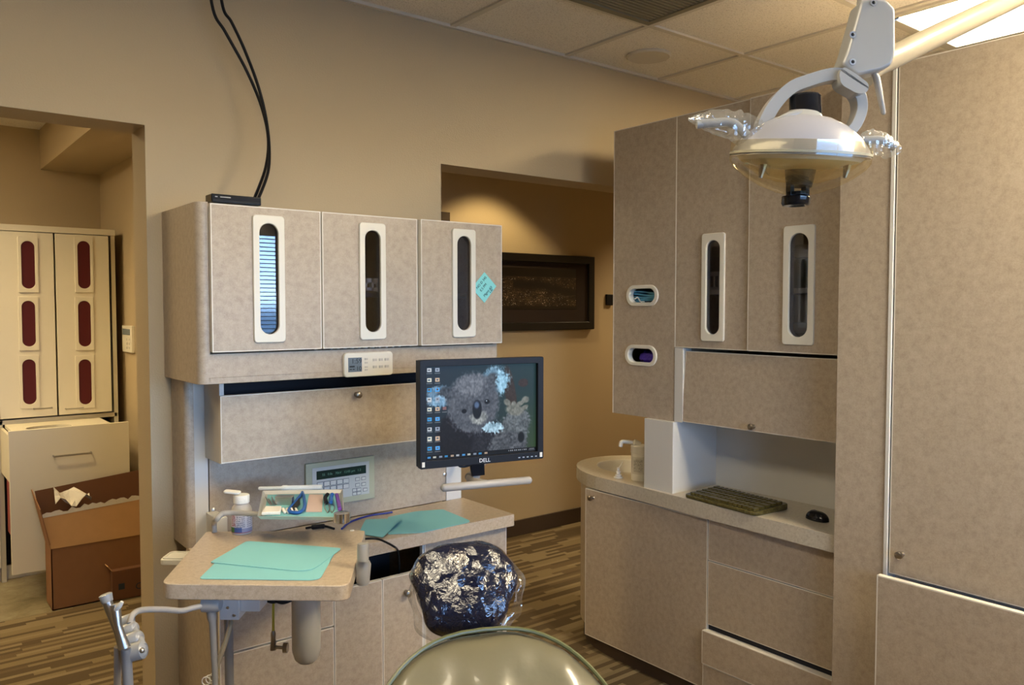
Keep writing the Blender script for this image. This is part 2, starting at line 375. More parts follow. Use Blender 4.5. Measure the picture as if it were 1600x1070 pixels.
def door_slab(mb, a0, a1, b0, b1, fn, e=.0025):
    """laminate slab (slot 0) with pale edging (slot 1) on rim and sides"""
    O = [(a0, b0), (a1, b0), (a1, b1), (a0, b1)]; I = [(a0+e, b0+e), (a1-e, b0+e), (a1-e, b1-e), (a0+e, b1-e)]
    mb.add([fn(a, b, 0) for a, b in O+I]+[fn(a, b, 1) for a, b in O], [(4, 5, 6, 7)], 0)
    k = len(mb.v)-12
    for i in range(4):
        j = (i+1) % 4; mb.f.append([k+i, k+j, k+4+j, k+4+i]); mb.mi.append(1); mb.f.append([k+i, k+8+i, k+8+j, k+j]); mb.mi.append(1)
    mb.f.append([k+11, k+10, k+9, k+8]); mb.mi.append(0)
def window_door(mb, a0, a1, b0, b1, hole, fn, e=.003):
    """slab with a stadium hole; pale edging round the outside"""
    cx, cy = (a0+a1)/2, (b0+b1)/2
    O = rrect(a1-a0, b1-b0, .0015, 6, cx, cy); O2 = rrect(a1-a0-2*e, b1-b0-2*e, .0015, 6, cx, cy)
    I = rrect(hole[2], hole[3], hole[2]/2, 6, hole[0], hole[1])
    mb.ring(O2, I, fn, 0); mb.ring(O, O2, fn, 1)
def knob(name, base, direction, mat, parent, r=.011):
    d = Vector(direction).normalized(); b = Vector(base); m = MB()
    m.tube([b, b+d*.006, b+d*.012, b+d*.016, b+d*.024, b+d*.027], [r*.75, r*.5, r*.5, r, r, r*.6], 16)
    return m.build(name, mat, parent, smooth=True)

# ------------------------------------------------------------------ setting
WY, WT = 2.72, .16; DOORZ = 2.12
m = MB(); m.box(-3, -.55, WY, WY+WT, 0, CEIL); m.box(.685, 1.79, WY, WY+WT, 0, CEIL); m.box(3.6, 6.5, WY, WY+WT, 0, CEIL)
m.box(-.55, .685, WY, WY+WT, DOORZ, CEIL); m.box(1.79, 3.6, WY, WY+WT, DOORZ, CEIL); struct('wall_back', m, WALLM)
m = MB(); m.box(-3, 6.5, -2.45, 4.64, -.05, 0); struct('floor', m, CARPET)
m = MB(); m.box(-3, 1.35, 4.64, 6.1, -.05, 0.001); struct('floor_vinyl', m, VINYL)
m = MB(); m.box(-3, 6.5, -2.45, 6.1, CEIL, CEIL+.05); struct('ceiling', m, TILE)
m = MB(); x0, x1, z0, z1 = WIN
m.box(-3, x0, REAR-.15, REAR, 0, CEIL); m.box(x1, 6.5, REAR-.15, REAR, 0, CEIL); m.box(x0, x1, REAR-.15, REAR, 0, z0); m.box(x0, x1, REAR-.15, REAR, z1, CEIL)
struct('wall_front', m, WALLM)
m = MB(); m.box(-3.1, -3, -2.45, 6.1, 0, CEIL); struct('wall_left', m, WALLM)
m = MB(); m.box(6.5, 6.6, -2.45, 6.1, 0, CEIL); struct('wall_right', m, WALLM)
m = MB(); m.box(1.35, 6.5, 4.25, 4.4, 0, CEIL); struct('wall_hall', m, WALLM)
m = MB(); m.box(1.2, 1.35, 4.25, 5.9, 0, CEIL); struct('wall_side', m, WALLM)
m = MB(); m.box(-3, 1.35, 5.9, 6.0, 0, CEIL); struct('wall_far', m, WALLM)
m = MB(); m.box(.86, 1.2, 3.6, 5.9, 2.42, CEIL); struct('ceiling_soffit', m, WALLM)
m = MB(); m.box(1.352, 6.5, 4.235, 4.25, 0, .105); struct('baseboard_hall', m, TOE, bevel=.003)
# suspended ceiling grid, room side only
m = MB(); t = .012
gx = [1.837 - .61*k for k in range(8)] + [1.837 + .61*k for k in range(1, 8)]
gx[9] = 3.057
for x in gx: m.box(x-t, x+t, REAR, WY, CEIL-.008, CEIL+.001)
for y in (2.215, 1.605, .995, .385, -.225, -.835, -1.445): m.box(-3, 6.5, y-t, y+t, CEIL-.009, CEIL+.001)
m.box(-3, 6.5, WY-.018, WY, CEIL-.012, CEIL); struct('trim_1', m, GRIDM)
# rear window with frame, sill, glass
wf = MB(); wf.ring([(x0-.04, z0-.04), (x1+.04, z0-.04), (x1+.04, z1+.04), (x0-.04, z1+.04)], [(x0+.03, z0+.03), (x1-.03, z0+.03), (x1-.03, z1-.03), (x0+.03, z1-.03)], XZ(REAR-.10, REAR+.012))
wf.box(1.46, 1.50, REAR-.09, REAR-.04, z0, z1)
wo_ = struct('window_1', wf, WHITE)
MB().box(x0+.02, x1-.02, REAR-.075, REAR-.07, z0+.02, z1-.02).build('window_pane', WGLASS, wo_)
bl = thing('window_blind', 'white horizontal slat blind hanging in the window behind the viewer', 'blind', (1.5, REAR+.05, z1))
m = MB(); k = 0; z = z0+.05
while z < z1-.09:
    m.add([(x0+.02, REAR+.035, z-.004), (x1-.02, REAR+.035, z-.004), (x1-.02, REAR+.058, z+.004), (x0+.02, REAR+.058, z+.004)], [(0, 1, 2, 3)]); z += .036
m.build('slats', pbr('blind_slat', (.5, .52, .55), .5), bl, recalc=False)
MB().box(x0+.01, x1-.01, REAR+.02, REAR+.07, z1-.07, z1-.005).build('head_rail', WHITE, bl)
# dark door frame in the hall
hd = MB(); hd.box(1.95, 2.84, 4.215, 4.25, 0, 2.14); struct('door_1', hd, TOE)

# ceiling fittings
def troffer(xa, xb, ya, yb, label, mat):
    o = thing('ceiling_light', label, 'ceiling light', ((xa+xb)/2, (ya+yb)/2, CEIL))
    cxx, cyy = (xa+xb)/2, (ya+yb)/2
    MB().ring(rrect(xb-xa, yb-ya, .004, 2, cxx, cyy), rrect(xb-xa-.07, yb-ya-.07, .004, 2, cxx, cyy), XY(CEIL-.016, CEIL)).build('light_frame', GRIDM, o)
    MB().box(xa+.03, xb-.03, ya+.03, yb-.03, CEIL-.010, CEIL-.002).build('diffuser', mat, o)
troffer(3.07, 3.68, .39, 1.60, 'lit rectangular ceiling light panel above the tall cabinet at the right', DIFF)
troffer(.01, .61, .40, 1.59, 'lit rectangular ceiling light panel at the left, above the viewer', DIFFC)
troffer(1.845, 2.42, -.83, .38, 'lit rectangular ceiling light panel at the right, near the window behind the viewer', DIFFB)
troffer(-1.3, -.1, 4.3, 4.9, 'added unseen light panel brightening the side room from its ceiling', emis('added_side_room_glow', (1.0, .78, .45), 22))  # unseen panel, added to brighten the upper walls of the side room
v = thing('ceiling_vent', 'olive perforated square air return grille set in the ceiling', 'vent', (2.13, 1.91, CEIL))
MB().ring(rrect(.585, .585, .003, 2, 2.132, 1.91), rrect(.53, .53, .003, 2, 2.132, 1.91), XY(CEIL-.014, CEIL)).build('vent_frame', VENT, v)
m = MB()
for k in range(27):
    q = 1.65 + k*.0202; m.box(1.867, 2.397, q, q+.011, CEIL-.010, CEIL-.005)
m.build('grille', VENT, v); MB().box(1.867, 2.397, 1.645, 2.175, CEIL-.004, CEIL-.002).build('backing', pbr('vent_backing', (.10, .09, .055), .8), v)
s_ = thing('ceiling_speaker', 'round off-white speaker grille in the ceiling tile', 'speaker', (2.74, 2.485, CEIL))
MB().lathe([(.082, 0), (.098, 0), (.100, -.006), (.092, -.012), (.082, -.010)], (2.74, 2.485, CEIL)).build('rim', GRIDM, s_, smooth=True)
MB().lathe([(0, -.008), (.05, -.009), (.084, -.007), (.084, 0)], (2.74, 2.485, CEIL)).build('speaker_grille', SPK, s_, smooth=True)

# ------------------------------------------------------------------ left wall cabinet
FY = 2.37
wc = thing('wall_cabinet', 'taupe laminate wall cabinet with three windowed doors above the monitor', 'cabinet', (1.27, WY, 1.327))
m = MB()
m.prism(round_poly([(.73, WY), (.73, FY), (.763, FY), (.763, WY)], [0, .028, 0, 0]), XY(1.327, 1.852))
m.box(1.785, 1.803, FY+.002, WY, 1.327, 1.85); m.box(.76, 1.80, FY+.02, WY, 1.835, 1.85); m.box(.76, 1.80, FY, WY, 1.327, 1.345); m.box(.76, 1.80, WY-.01, WY, 1.33, 1.84)
m.box(1.098, 1.108, FY+.03, WY, 1.34, 1.84); m.box(1.448, 1.458, FY+.03, WY, 1.34, 1.84); m.box(.76, 1.803, FY, FY+.02, 1.345, 1.415)
m.build('body', LAM, wc, bevel=.0015)
m = MB(); m.box(.77, 1.79, 2.43, WY-.01, 1.585, 1.600); m.build('shelf', pbr('cabinet_shelf', (.35, .33, .29), .6), wc)
for a0, a1, wl, wr in ((.7635, 1.101, .884, .981), (1.106, 1.4515, 1.232, 1.327), (1.459, 1.803, 1.583, 1.681)):
    d = MB(); cxw = (wl+wr)/2; ww = wr-wl; cz, hh = 1.634, .378; hw, hl = ww*.66, .335
    off = .012 if a0 > 1.4 else 0
    window_door(d, a0, a1, 1.42, 1.847, (cxw, cz, hw, hl), XZ(FY-.018-off, FY))
    do = d.build('door', [LAM, WHITE], wc)
    fm = MB(); fm.ring(rrect(ww, hh, .010, 6, cxw, cz), rrect(hw-.006, hl-.006, hw/2, 6, cxw, cz), XZ(FY-.026-off, FY-.016-off)); fm.build('window_frame', CREAM, do, bevel=.003)
    g = MB(); g.prism(rrect(hw+.004, hl+.004, hw/2, 6, cxw, cz), XZ(FY-.012-off, FY-.009-off)); g.build('glass', GLASS, do)
# things inside the wall cabinet
def basket(cx, cy, z, w_, d_, h_, label, name='slotted_basket'):
    o = MB(); n = 10
    o.box(cx-w_/2, cx+w_/2, cy-d_/2, cy+d_/2, z, z+.004)
    for yy in (cy-d_/2, cy+d_/2-.003):
        o.box(cx-w_/2, cx+w_/2, yy, yy+.003, z, z+.014); o.box(cx-w_/2, cx+w_/2, yy, yy+.003, z+h_-.014, z+h_)
        for i in range(n+1):
            q = cx-w_/2+i*(w_-.008)/n; o.box(q, q+.008, yy, yy+.003, z, z+h_)
    for xx in (cx-w_/2, cx+w_/2-.003): o.box(xx, xx+.003, cy-d_/2, cy+d_/2, z, z+h_)
    return tag(o.build(name, WHITE), label, 'basket')
basket(1.28, 2.475, 1.601, .26, .16, .045, 'white slotted basket on the shelf of the middle wall cabinet')
basket(1.28, 2.475, 1.346, .26, .16, .105, 'white slotted basket on the floor of the middle wall cabinet, below the shelf')
j = thing('supply_jar', 'pale jar with handwritten label at the top of the third wall cabinet', 'jar', (1.66, 2.53, 1.601))
MB().lathe([(.045, 0), (.048, .01), (.048, .15), (.035, .165), (.035, .17)], (1.66, 2.53, 1.601)).build('jar_body', pbr('frosted_jar', (.5, .5, .48), .4), j, smooth=True)
MB().lathe([(.05, .17), (.05, .215), (.0, .217)], (1.66, 2.53, 1.601)).build('lid', pbr('jar_lid', (.7, .7, .66), .5), j, smooth=True)
tag(MB().box(1.60, 1.65, 2.415, 2.425, 1.535, 1.580).build('shelf_tag', pbr('tag_paper', (.75, .8, .85), .7)), 'white paper tag hanging from the shelf in the third wall cabinet', 'tag')
# sticky note on third door
nc = PY(757, 449, FY-.031); q = thing('sticky_note', 'aqua paper note stuck cornerwise on the third cabinet door', 'note', nc)
tp, bt, lf, rt = PY(757, 425, FY-.0315), PY(757, 473, FY-.0315), PY(737, 450, FY-.0315), PY(775.5, 447, FY-.0315)
m = MB(); m.add([tp, lf, bt, rt] + [p+Vector((0, .0012, 0)) for p in (tp, lf, bt, rt)], [(0, 1, 2, 3), (7, 6, 5, 4), (0, 4, 5, 1), (1, 5, 6, 2), (2, 6, 7, 3), (3, 7, 4, 0)]); m.build('paper', TEALN, q)
xa = (tp-lf).normalized(); ya = (tp-rt); ya = (ya - xa*ya.dot(xa)).normalized(); m = MB()
for s, a_, b_ in (('NO D 345', .002, .022), ('E.S PM', -.004, .004), ('Mgmt #3', .0, -.020), ('a #2', .012, -.029)):
    text_mb(m, s, frame(nc+Vector((0, -.0012, 0))+xa*a_+ya*b_, xa, ya), .0135 if b_ > -.025 else .010)
m.build('handwriting', INK, q)
# controller pad on the rail
cp = thing('wall_controller', 'white control pad with grey display below the middle cabinet door', 'control pad', (1.27, FY, 1.37))
MB().prism(rrect(.178, .078, .012, 5, 1.268, 1.3645), XZ(FY-.016, FY)).build('case', CREAM, cp, bevel=.004)
MB().box(1.192, 1.240, FY-.0175, FY-.015, 1.342, 1.388).build('display', LCDG, cp)
m = MB(); text_mb(m, '1:59', frame((1.221, FY-.018, 1.376), (1, 0, 0), (0, 0, 1)), .022); text_mb(m, '10', frame((1.229, FY-.018, 1.352), (1, 0, 0), (0, 0, 1)), .020)
m.box(1.196, 1.214, FY-.0180, FY-.0174, 1.357, 1.362); m.box(1.196, 1.204, FY-.0180, FY-.0174, 1.349, 1.352); m.box(1.207, 1.214, FY-.0180, FY-.0174, 1.349, 1.352); m.build('digits', INK, cp)
BTN = pbr('pale_button', (.55, .52, .47), .5)
for (bx, bz, bw, bh) in [(1.256, 1.382, .010, .006), (1.256, 1.370, .010, .005), (1.256, 1.356, .010, .004), (1.256, 1.347, .010, .004)] + [(1.288+.022*i, 1.378-.023*k, .014, .008) for i in range(3) for k in range(2)]:
    MB().box(bx-bw/2, bx+bw/2, FY-.0185, FY-.0155, bz-bh/2, bz+bh/2).build('button', BTN, cp)
# network box and its cables
r_ = thing('network_box', 'small black network box on top of the wall cabinet', 'network box', (.86, 2.41, 1.853))
MB().box(.775, .922, 2.375, 2.43, 1.853, 1.878).build('case', GLOSSB, r_, bevel=.003)
m = MB(); m.box(.779, .918, 2.3738, 2.375, 1.857, 1.862); m.build('front_strip', BLACK, r_)
m = MB(); m.box(.785, .792, 2.3735, 2.375, 1.868, 1.871); m.box(.80, .83, 2.3735, 2.375, 1.868, 1.871); m.build('marking', pbr('grey_print', (.35, .35, .35), .5), r_)
def cable(pts, r, name, label, cat='cable', mat=BLACK, group=None): return tag(MB().tube(smooth_path(pts), r, 8).build(name, mat, smooth=True), label, cat, group)
ctop = [(398, 309, 2.46), (415, 262, 2.55), (419, 215, 2.60), (408, 165, 2.62), (385, 110, 2.63), (352, 50, 2.64), (333, 15, 2.65)]
cable([PY(u, v_, y) for u, v_, y in ctop] + [Vector((PY(321, -5, 2.65).x, 2.65, CEIL))], .005, 'black_cable', 'left black cable dropping from the ceiling to the network box')
ctop = [(403, 312, 2.44), (420, 262, 2.52), (418, 200, 2.58), (405, 140, 2.60), (383, 80, 2.62), (362, 35, 2.63), (348, 10, 2.64)]
cable([PY(u, v_, y) for u, v_, y in ctop] + [Vector((PY(338, -5, 2.65).x, 2.65, CEIL))], .005, 'black_cable', 'right black cable hanging in a loop down to the network box')

# ------------------------------------------------------------------ left tower: side post, flap cabinet, service panel, base cabinet
PYL = 2.60
tw = thing('service_panel', 'laminate service panel and side post between wall cabinet and worktop', 'panel', (1.3, WY, .80))
m = MB(); m.prism(round_poly([(.748, 2.712), (.748, 2.575), (.775, 2.575), (.775, 2.712)], [0, .02, 0, 0]), XY(.80, 1.327)); m.build('side_post', LAM, tw)
MB().box(.775, .824, PYL, 2.712, .80, 1.327).build('end_strip', GREYW, tw, label='pale grey vertical strip')
m = MB(); m.box(.828, 1.728, PYL, PYL+.02, .802, 1.327); m.build('back_panel', LAM, tw)
MB().box(1.731, 1.80, PYL, PYL+.02, .80, 1.327).build('white_strip', GREYW, tw, label='white vertical strip at the right end')
for u, v_ in ((333, 797), (695, 741)):
    p = PY(u, v_, PYL); MB().tube([p, p+Vector((0, -.003, 0)), p+Vector((0, -.005, 0))], [.009, .008, .004], 16).build('screw', STEEL, tw, smooth=True)
fc = thing('flap_cabinet', 'low laminate cabinet with lift-up flap under the wall cabinet', 'cabinet', (1.3, PYL, 1.075))
m = MB(); m.box(.815, .829, 2.455, PYL-.002, 1.075, 1.325); m.box(1.788, 1.80, 2.455, PYL-.002, 1.075, 1.325); m.box(.829, 1.788, 2.465, PYL-.002, 1.075, 1.088); m.build('carcass', GREYW, fc, bevel=.001)
MB().box(.829, 1.788, 2.585, 2.597, 1.088, 1.325).build('shade_backing', SHADE, fc)  # back coloured near-black as the shade behind the flap
m = MB(); door_slab(m, .812, 1.80, 1.08, 1.284, XZ(2.437, 2.455)); fl = m.build('flap', [LAM, WHITE], fc); knob('knob', (1.262, 2.437, 1.259), (0, -1, 0), BRONZE, fl)
BY = 2.31
bc = thing('base_cabinet', 'laminate base cabinet with drawers and doors below the left worktop', 'cabinet', (1.28, WY, 0))
m = MB(); m.box(.755, .775, BY+.018, 2.71, 0, .757); m.box(1.782, 1.80, BY+.018, 2.71, 0, .757); m.box(.775, 1.782, 2.695, 2.71, 0, .757); m.box(.775, 1.782, BY+.04, 2.695, .09, .105); m.box(.775, 1.782, BY+.05, BY+.065, 0, .09); m.build('body', LAM, bc)
def xs(u, v_): return PY(u, v_, BY).x
def zs(u, v_): return PY(u, v_, BY).z
xA, xB, xC, xD = xs(355, 1000), xs(523, 980), xs(599, 980), xs(664, 880)
zt = zs(600, 905)
for a0, a1, b0, b1, nm in ((.757, xB-.003, zs(440, 1000)+.003, .70, 'drawer'), (.757, xB-.003, .09, zs(440, 1000)-.003, 'drawer'), (xB, xC-.003, .09, zt, 'door'), (xC, xD-.01, .09, zt, 'door'), (xD, 1.80, .09, .748, 'door')):
    m = MB(); door_slab(m, a0, a1, b0, b1, XZ(BY, BY+.018)); dd = m.build(nm, [LAM, WHITE], bc)
    if nm == 'door' and a0 < xC+.01 and a0 > xB+.01: knob('knob', (a0+.085, BY, zt-.06), (0, -1, 0), BRONZE, dd)
MB().box(xB+.01, xD, 2.55, 2.56, .106, .757).build('shade_sheet', SHADE, bc)  # dark sheet painted as shade in the open slot
MB().box(xD-.008, xD+.004, BY+.004, BY+.02, .1, .757).build('divider_edge', GREYW, bc)
tag(MB().prism(round_poly([(.752, 2.275), (1.81, 2.275), (1.81, PYL-.001), (.752, PYL-.001)], [.03, .004, 0, 0]), XY(.757, .80)).build('worktop', WTOP, bevel=.002), 'speckled taupe worktop on the left base cabinet', 'worktop')
# service console
con = thing('xray_console', 'cream keypad console with green display set in the panel', 'console', (1.28, PYL, .94))
def cq(u, v_, y=PYL): return PY(u, v_, y)
cx0, cx1, cz0, cz1 = 1.148, 1.412, .860, 1.014
MB().prism(rrect(cx1-cx0, cz1-cz0, .003, 3, (cx0+cx1)/2, (cz0+cz1)/2), XZ(PYL-.012, PYL)).build('bezel', pbr('yellowed_plastic', (.50, .49, .34), .4), con, bevel=.002)
MB().box(1.171, 1.389, PYL-.0135, PYL-.011, .880, .997).build('faceplate', pbr('grey_faceplate', (.60, .60, .57), .4), con)
MB().box(1.186, 1.376, PYL-.0145, PYL-.013, .955, .985).build('display', LCDD, con)
m = MB(); text_mb(m, '55   0.8s   70kV   12:05 pm   1.2', frame((1.281, PYL-.0148, .970), (1, 0, 0), (0, 0, 1)), .0115); m.build('display_characters', LCDT, con)
KB = pbr('key_face', (.68, .67, .63), .5); KD = pbr('key_outline', (.12, .13, .15), .5)
for r in range(2):
    for c in range(5):
        x = 1.199+c*.0245; z = .938-r*.019
        o = MB().box(x-.0115, x+.0115, PYL-.0145, PYL-.0132, z-.0085, z+.0085, 1).box(x-.0100, x+.0100, PYL-.0152, PYL-.0140, z-.007, z+.007).build('key', [KB, KD], con)
for (x, z) in [(1.342, .938), (1.366, .938), (1.342, .917), (1.366, .917), (1.330, .900), (1.347, .900), (1.330, .887), (1.347, .887), (1.372, .896)]:
    MB().box(x-.0085, x+.0085, PYL-.0145, PYL-.0132, z-.006, z+.006, 1).box(x-.007, x+.007, PYL-.0152, PYL-.0140, z-.0045, z+.0045).build('key', [KB, KD], con)

# paper sheets on the worktop and cables
def sheet(pts, z, rad, label, group=None, th=.0012, name='paper_sheet', bend=0):
    P = [tuple(PZ(u, v_, z)[:2]) for u, v_ in pts]
    m = MB().prism(round_poly(P, rad, 5), XY(z, z+th)); return tag(m.build(name, TEAL), label, 'paper')
sheet([(606, 808), (650, 799), (692, 796), (738, 815), (661, 832), (606, 835)], .8012, [.01, .02, .01, .03, .01, .01], 'large teal paper sheet lying on the left worktop')
P_ = [PZ(u, v_, .806) for u, v_ in ((572, 811), (630, 814), (598, 838), (560, 833))]
m = MB(); a, b, c, d = P_
V = []; nn = 8
for i in range(nn+1):
    for k in range(nn+1):
        s, t_ = i/nn, k/nn; p = a*(1-s)*(1-t_)+b*s*(1-t_)+c*s*t_+d*(1-s)*t_; V.append(p+Vector((0, 0, .010*s*(1-t_)+.002*math.sin(5*t_))))
V += [p-Vector((0, 0, .0012)) for p in V]; n1 = (nn+1)**2
fs = [[i*(nn+1)+k, (i+1)*(nn+1)+k, (i+1)*(nn+1)+k+1, i*(nn+1)+k+1] for i in range(nn) for k in range(nn)]
m.add(V, fs+[[q+n1 for q in reversed(f)] for f in fs]); tag(m.build('paper_sheet', TEAL, recalc=False), 'small teal paper piece curling up on the left worktop beside the larger sheet', 'paper')
cable([PZ(534, 826, .806), PZ(548, 815, .806), PZ(575, 806, .806), PZ(600, 802, .806), PZ(613, 800, .806)], .0035, 'blue_cable', 'dark blue cable lying across the left worktop behind the paper', mat=BLUEC)
cable([PZ(565, 842, .83), PZ(590, 842, .82), PZ(612, 852, .81)+Vector((0, -.012, 0)), PY(622, 862, BY-.012), PY(624, 885, BY+.03), PY(622, 910, BY+.1)], .0035, 'black_cable', 'short black cable running from the side table over the worktop edge')

# ------------------------------------------------------------------ monitor on its arm
dl, dr = 2.29, 2.46
TL, TR, BR, BL_ = PD(651, 562, dl), PD(843.5, 556.5, dr), PD(845.5, 715, dr), PD(654.5, 732.5, dl)
ctr = (TL+TR+BR+BL_)/4; xx = ((TR-TL)+(BR-BL_)).normalized(); upv = Vector((0, 0, 1)); upv = (upv - xx*upv.dot(xx)).normalized(); nn_ = xx.cross(upv)
MW = ((TR-TL).length+(BR-BL_).length)/2; MH = ((TL-BL_).length+(TR-BR).length)/2
MM = Matrix((xx, -nn_, upv)).transposed().to_4x4(); MM.translation = ctr     # local x right, y away from the viewer side, z up
mo = thing('monitor', 'black desktop monitor showing a grey koala picture, on an arm before the service panel', 'monitor', ctr)
bz = .019; m = MB(MM); m.ring(rrect(MW, MH, .004, 3), rrect(MW-2*bz, MH-2.2*bz, .002, 3, 0, .002), XZ(-.02, .004)); m.box(-MW/2+.002, MW/2-.002, .0, .022, -MH/2+.002, MH/2-.002); m.box(-.12, .12, .022, .05, -.1, .1); m.build('casing', BLACK, mo, bevel=.0015)
# koala wallpaper, icons and taskbar
NX, NY = 190, 150
U, Vv = np.meshgrid((np.arange(NX)+.5)/NX, 1-(np.arange(NY)+.5)/NY)    # V: 0 top .. 1 bottom of the screen
def vn(sx, sy, seed):
    r = np.random.default_rng(seed); g = r.random((sy+2, sx+2)); x = U*sx; y = Vv*sy; i = x.astype(int); k = y.astype(int); fx = x-i; fy = y-k
    return g[k, i]*(1-fx)*(1-fy)+g[k, i+1]*fx*(1-fy)+g[k+1, i]*(1-fx)*fy+g[k+1, i+1]*fx*fy
fur = .5*vn(60, 50, 1)+.5*vn(120, 60, 2)
def blob(cx, cy, rx, ry, soft=.12, rag=.25, rot=0):
    dx, dy = U-cx, Vv-cy; c, s = math.cos(rot), math.sin(rot); a = (dx*c+dy*s)/rx; b = (-dx*s+dy*c)/ry
    return np.clip((1-np.sqrt(a*a+b*b)+rag*(fur-.5))/soft, 0, 1)[..., None]
img = np.array([38, 48, 58])*(1-U[..., None])+np.array([40, 62, 62])*U[..., None]
img = img + np.array([25, 22, -12])*np.clip((U-.55)*2, 0, 1)[..., None]*np.clip(Vv*1.3-.35, 0, 1)[..., None]
def over(msk, col, amp=40):
    global img
    img = img*(1-msk)+(np.array(col)+amp*(fur[..., None]-.5)*2)*msk
over(blob(.76, .33, .055, .34, .2, .1, -.12), (62, 50, 42), 12); over(blob(.88, .22, .05, .05), (66, 52, 46), 10)
over(blob(.50, .93, .44, .34, .2), (42, 43, 50), 18); over(blob(.26, .78, .18, .3, .2), (26, 24, 30), 10)
over(blob(.80, .72, .15, .25, .15, .3, .25), (98, 104, 108), 36); over(blob(.74, .90, .20, .16, .2), (84, 88, 94), 36)
over(blob(.14, .33, .15, .13, .25, .5), (104, 132, 154), 40); over(blob(.19, .31, .10, .10, .3, .5), (66, 72, 80), 30); over(blob(.12, .38, .07, .07, .3, .8), (130, 162, 186), 45)
over(blob(.62, .18, .15, .18, .25, .5), (112, 140, 158), 40); over(blob(.60, .18, .07, .10, .3), (72, 78, 84), 30); over(blob(.68, .20, .06, .15, .3, .9), (140, 176, 196), 45)
over(blob(.42, .42, .255, .36, .16, .2), (88, 92, 100), 26); over(blob(.40, .22, .16, .14, .4), (110, 114, 122), 30)
over(blob(.60, .70, .11, .07, .3, .9), (150, 176, 190), 50)
over(blob(.47, .58, .09, .09, .35), (142, 146, 146), 40)
over(blob(.455, .49, .046, .115, .2, .05), (20, 22, 30), 4); over(blob(.452, .44, .03, .05, .5, .05), (90, 108, 135), 8)
over(blob(.34, .50, .026, .028, .3, .05), (14, 14, 18), 3); over(blob(.545, .41, .028, .030, .3, .05), (14, 14, 18), 3); over(blob(.54, .40, .007, .008, .5, 0), (190, 200, 210), 3)
for c in ((.80, .52, .10, .07, .3), (.73, .43, .034, .05, -.5), (.90, .41, .04, .045, .4), (.79, .47, .03, .06, 0), (.89, .50, .028, .05, .9), (.85, .45, .05, .03, -.6)):
    over(blob(*c[:4], .3, .1, c[4]), (120, 122, 116), 26)
over(blob(.86, .83, .035, .07, .3, .1), (18, 24, 28), 4)
def rect(u0, v0, u1, v1, col, mix=1.0):
    msk = (((U > u0) & (U < u1) & (Vv > v0) & (Vv < v1))[..., None]*mix); global img; img = img*(1-msk)+np.array(col)*msk
icl = [(185, 190, 196), (90, 160, 215), (200, 200, 190), (150, 160, 175), (70, 150, 200), (190, 170, 150)]
for cix, n_ in ((.012, 9), (.082, 9)):
    for k in range(n_):
        v0 = .02+k*.105; c = icl[(k*2+int(cix*40)) % 6]
        rect(cix+.008, v0, cix+.044, v0+.042, c); rect(cix+.016, v0+.012, cix+.034, v0+.028, [x*.55 for x in icl[(k+3) % 6]]); rect(cix+.002, v0+.052, cix+.05, v0+.059, (150, 155, 160), .7)
rect(.152, .44, .182, .475, (130, 100, 100)); rect(.146, .49, .19, .497, (150, 150, 155), .7)
rect(0, .955, 1, 1, (14, 16, 22))
for k in range(11): rect(.02+k*.05, .964, .045+k*.05, .990, icl[(k+1) % 6], .85)
for k in range(10): rect(.74+k*.018, .968, .750+k*.018, .980, (170, 175, 180), .8)
rect(.935, .965, .985, .976, (150, 155, 160), .8); rect(.930, .982, .99, .99, (150, 155, 160), .6)
img = 255*1.12*(np.clip(img, 0, 255)/255)**1.22; img = np.clip(img, 0, 255)
sw, sh = MW-2*bz, MH-2.2*bz
painted('screen', SCREEN, NX, NY, lambda i, k: MM @ Vector((-sw/2+i*sw, -.006, .002-sh/2+k*sh)), lin(img), mo)
m = MB(); text_mb(m, 'DELL', MM @ frame((.002, -.0205, -MH/2+.0105), (1, 0, 0), (0, 0, 1)), .016, thick=.0008); m.build('logo', pbr('silver_logo', (.75, .75, .75), .4), mo)
for xq in (-MW/2+.009, MW/2-.009): MB(MM).box(xq-.004, xq+.004, -.0215, -.0195, -MH/2+.006, -MH/2+.020).build('corner_sticker', WHITE, mo)
for k in range(5): MB(MM).box(MW/2-.085+k*.014, MW/2-.079+k*.014, -.0215, -.0195, -MH/2+.008, -MH/2+.011).build('button', STEEL, mo)
m = MB(); p0 = ctr + nn_*-.035; pb = PD(742, 757, 2.40)
nk = MM @ Vector((.0, .0, -MH/2)); m = MB(MM)
m.add([(-.027, .02, -MH/2+.01), (.018, .02, -MH/2+.01), (.025, .03, -MH/2-.045), (-.015, .03, -MH/2-.045), (-.027, .035, -MH/2+.01), (.018, .035, -MH/2+.01), (.025, .042, -MH/2-.045), (-.015, .042, -MH/2-.045)],
      [(0, 1, 2, 3), (7, 6, 5, 4), (0, 4, 5, 1), (1, 5, 6, 2), (2, 6, 7, 3), (3, 7, 4, 0)]); m.build('neck', BLACK, mo, bevel=.002)
ma = mo
h0, h1 = PD(693, 762, 2.28), PD(827, 750, 2.42); dv = (h1-h0).normalized()
MB().tube([h0-dv*.008, h0-dv*.004, h0, h1, h1+dv*.004, h1+dv*.008], [.004, .009, .0115, .0115, .009, .004], 16).build('handle_bar', PIPEW, ma, smooth=True)
mid = (h0+h1)/2; wallp = PY(712, 745, PYL-.02)
MB().tube(smooth_path([mid, mid+Vector((.02, .12, -.005)), Vector((1.74, 2.36, 1.0)), Vector((1.765, PYL-.03, 1.0))]), .011, 12).build('arm_tube', PIPEW, ma, smooth=True)
MB().box(1.745, 1.785, PYL-.035, PYL, .95, 1.06).build('wall_bracket', GREYW, ma, bevel=.003)
MB(MM).tube([(-.0, .036, -MH/2-.046), (-.0, .06, -MH/2-.055), (-.0, .10, -MH/2-.06)], .012, 12).build('neck_bracket', PIPED, ma, smooth=True)
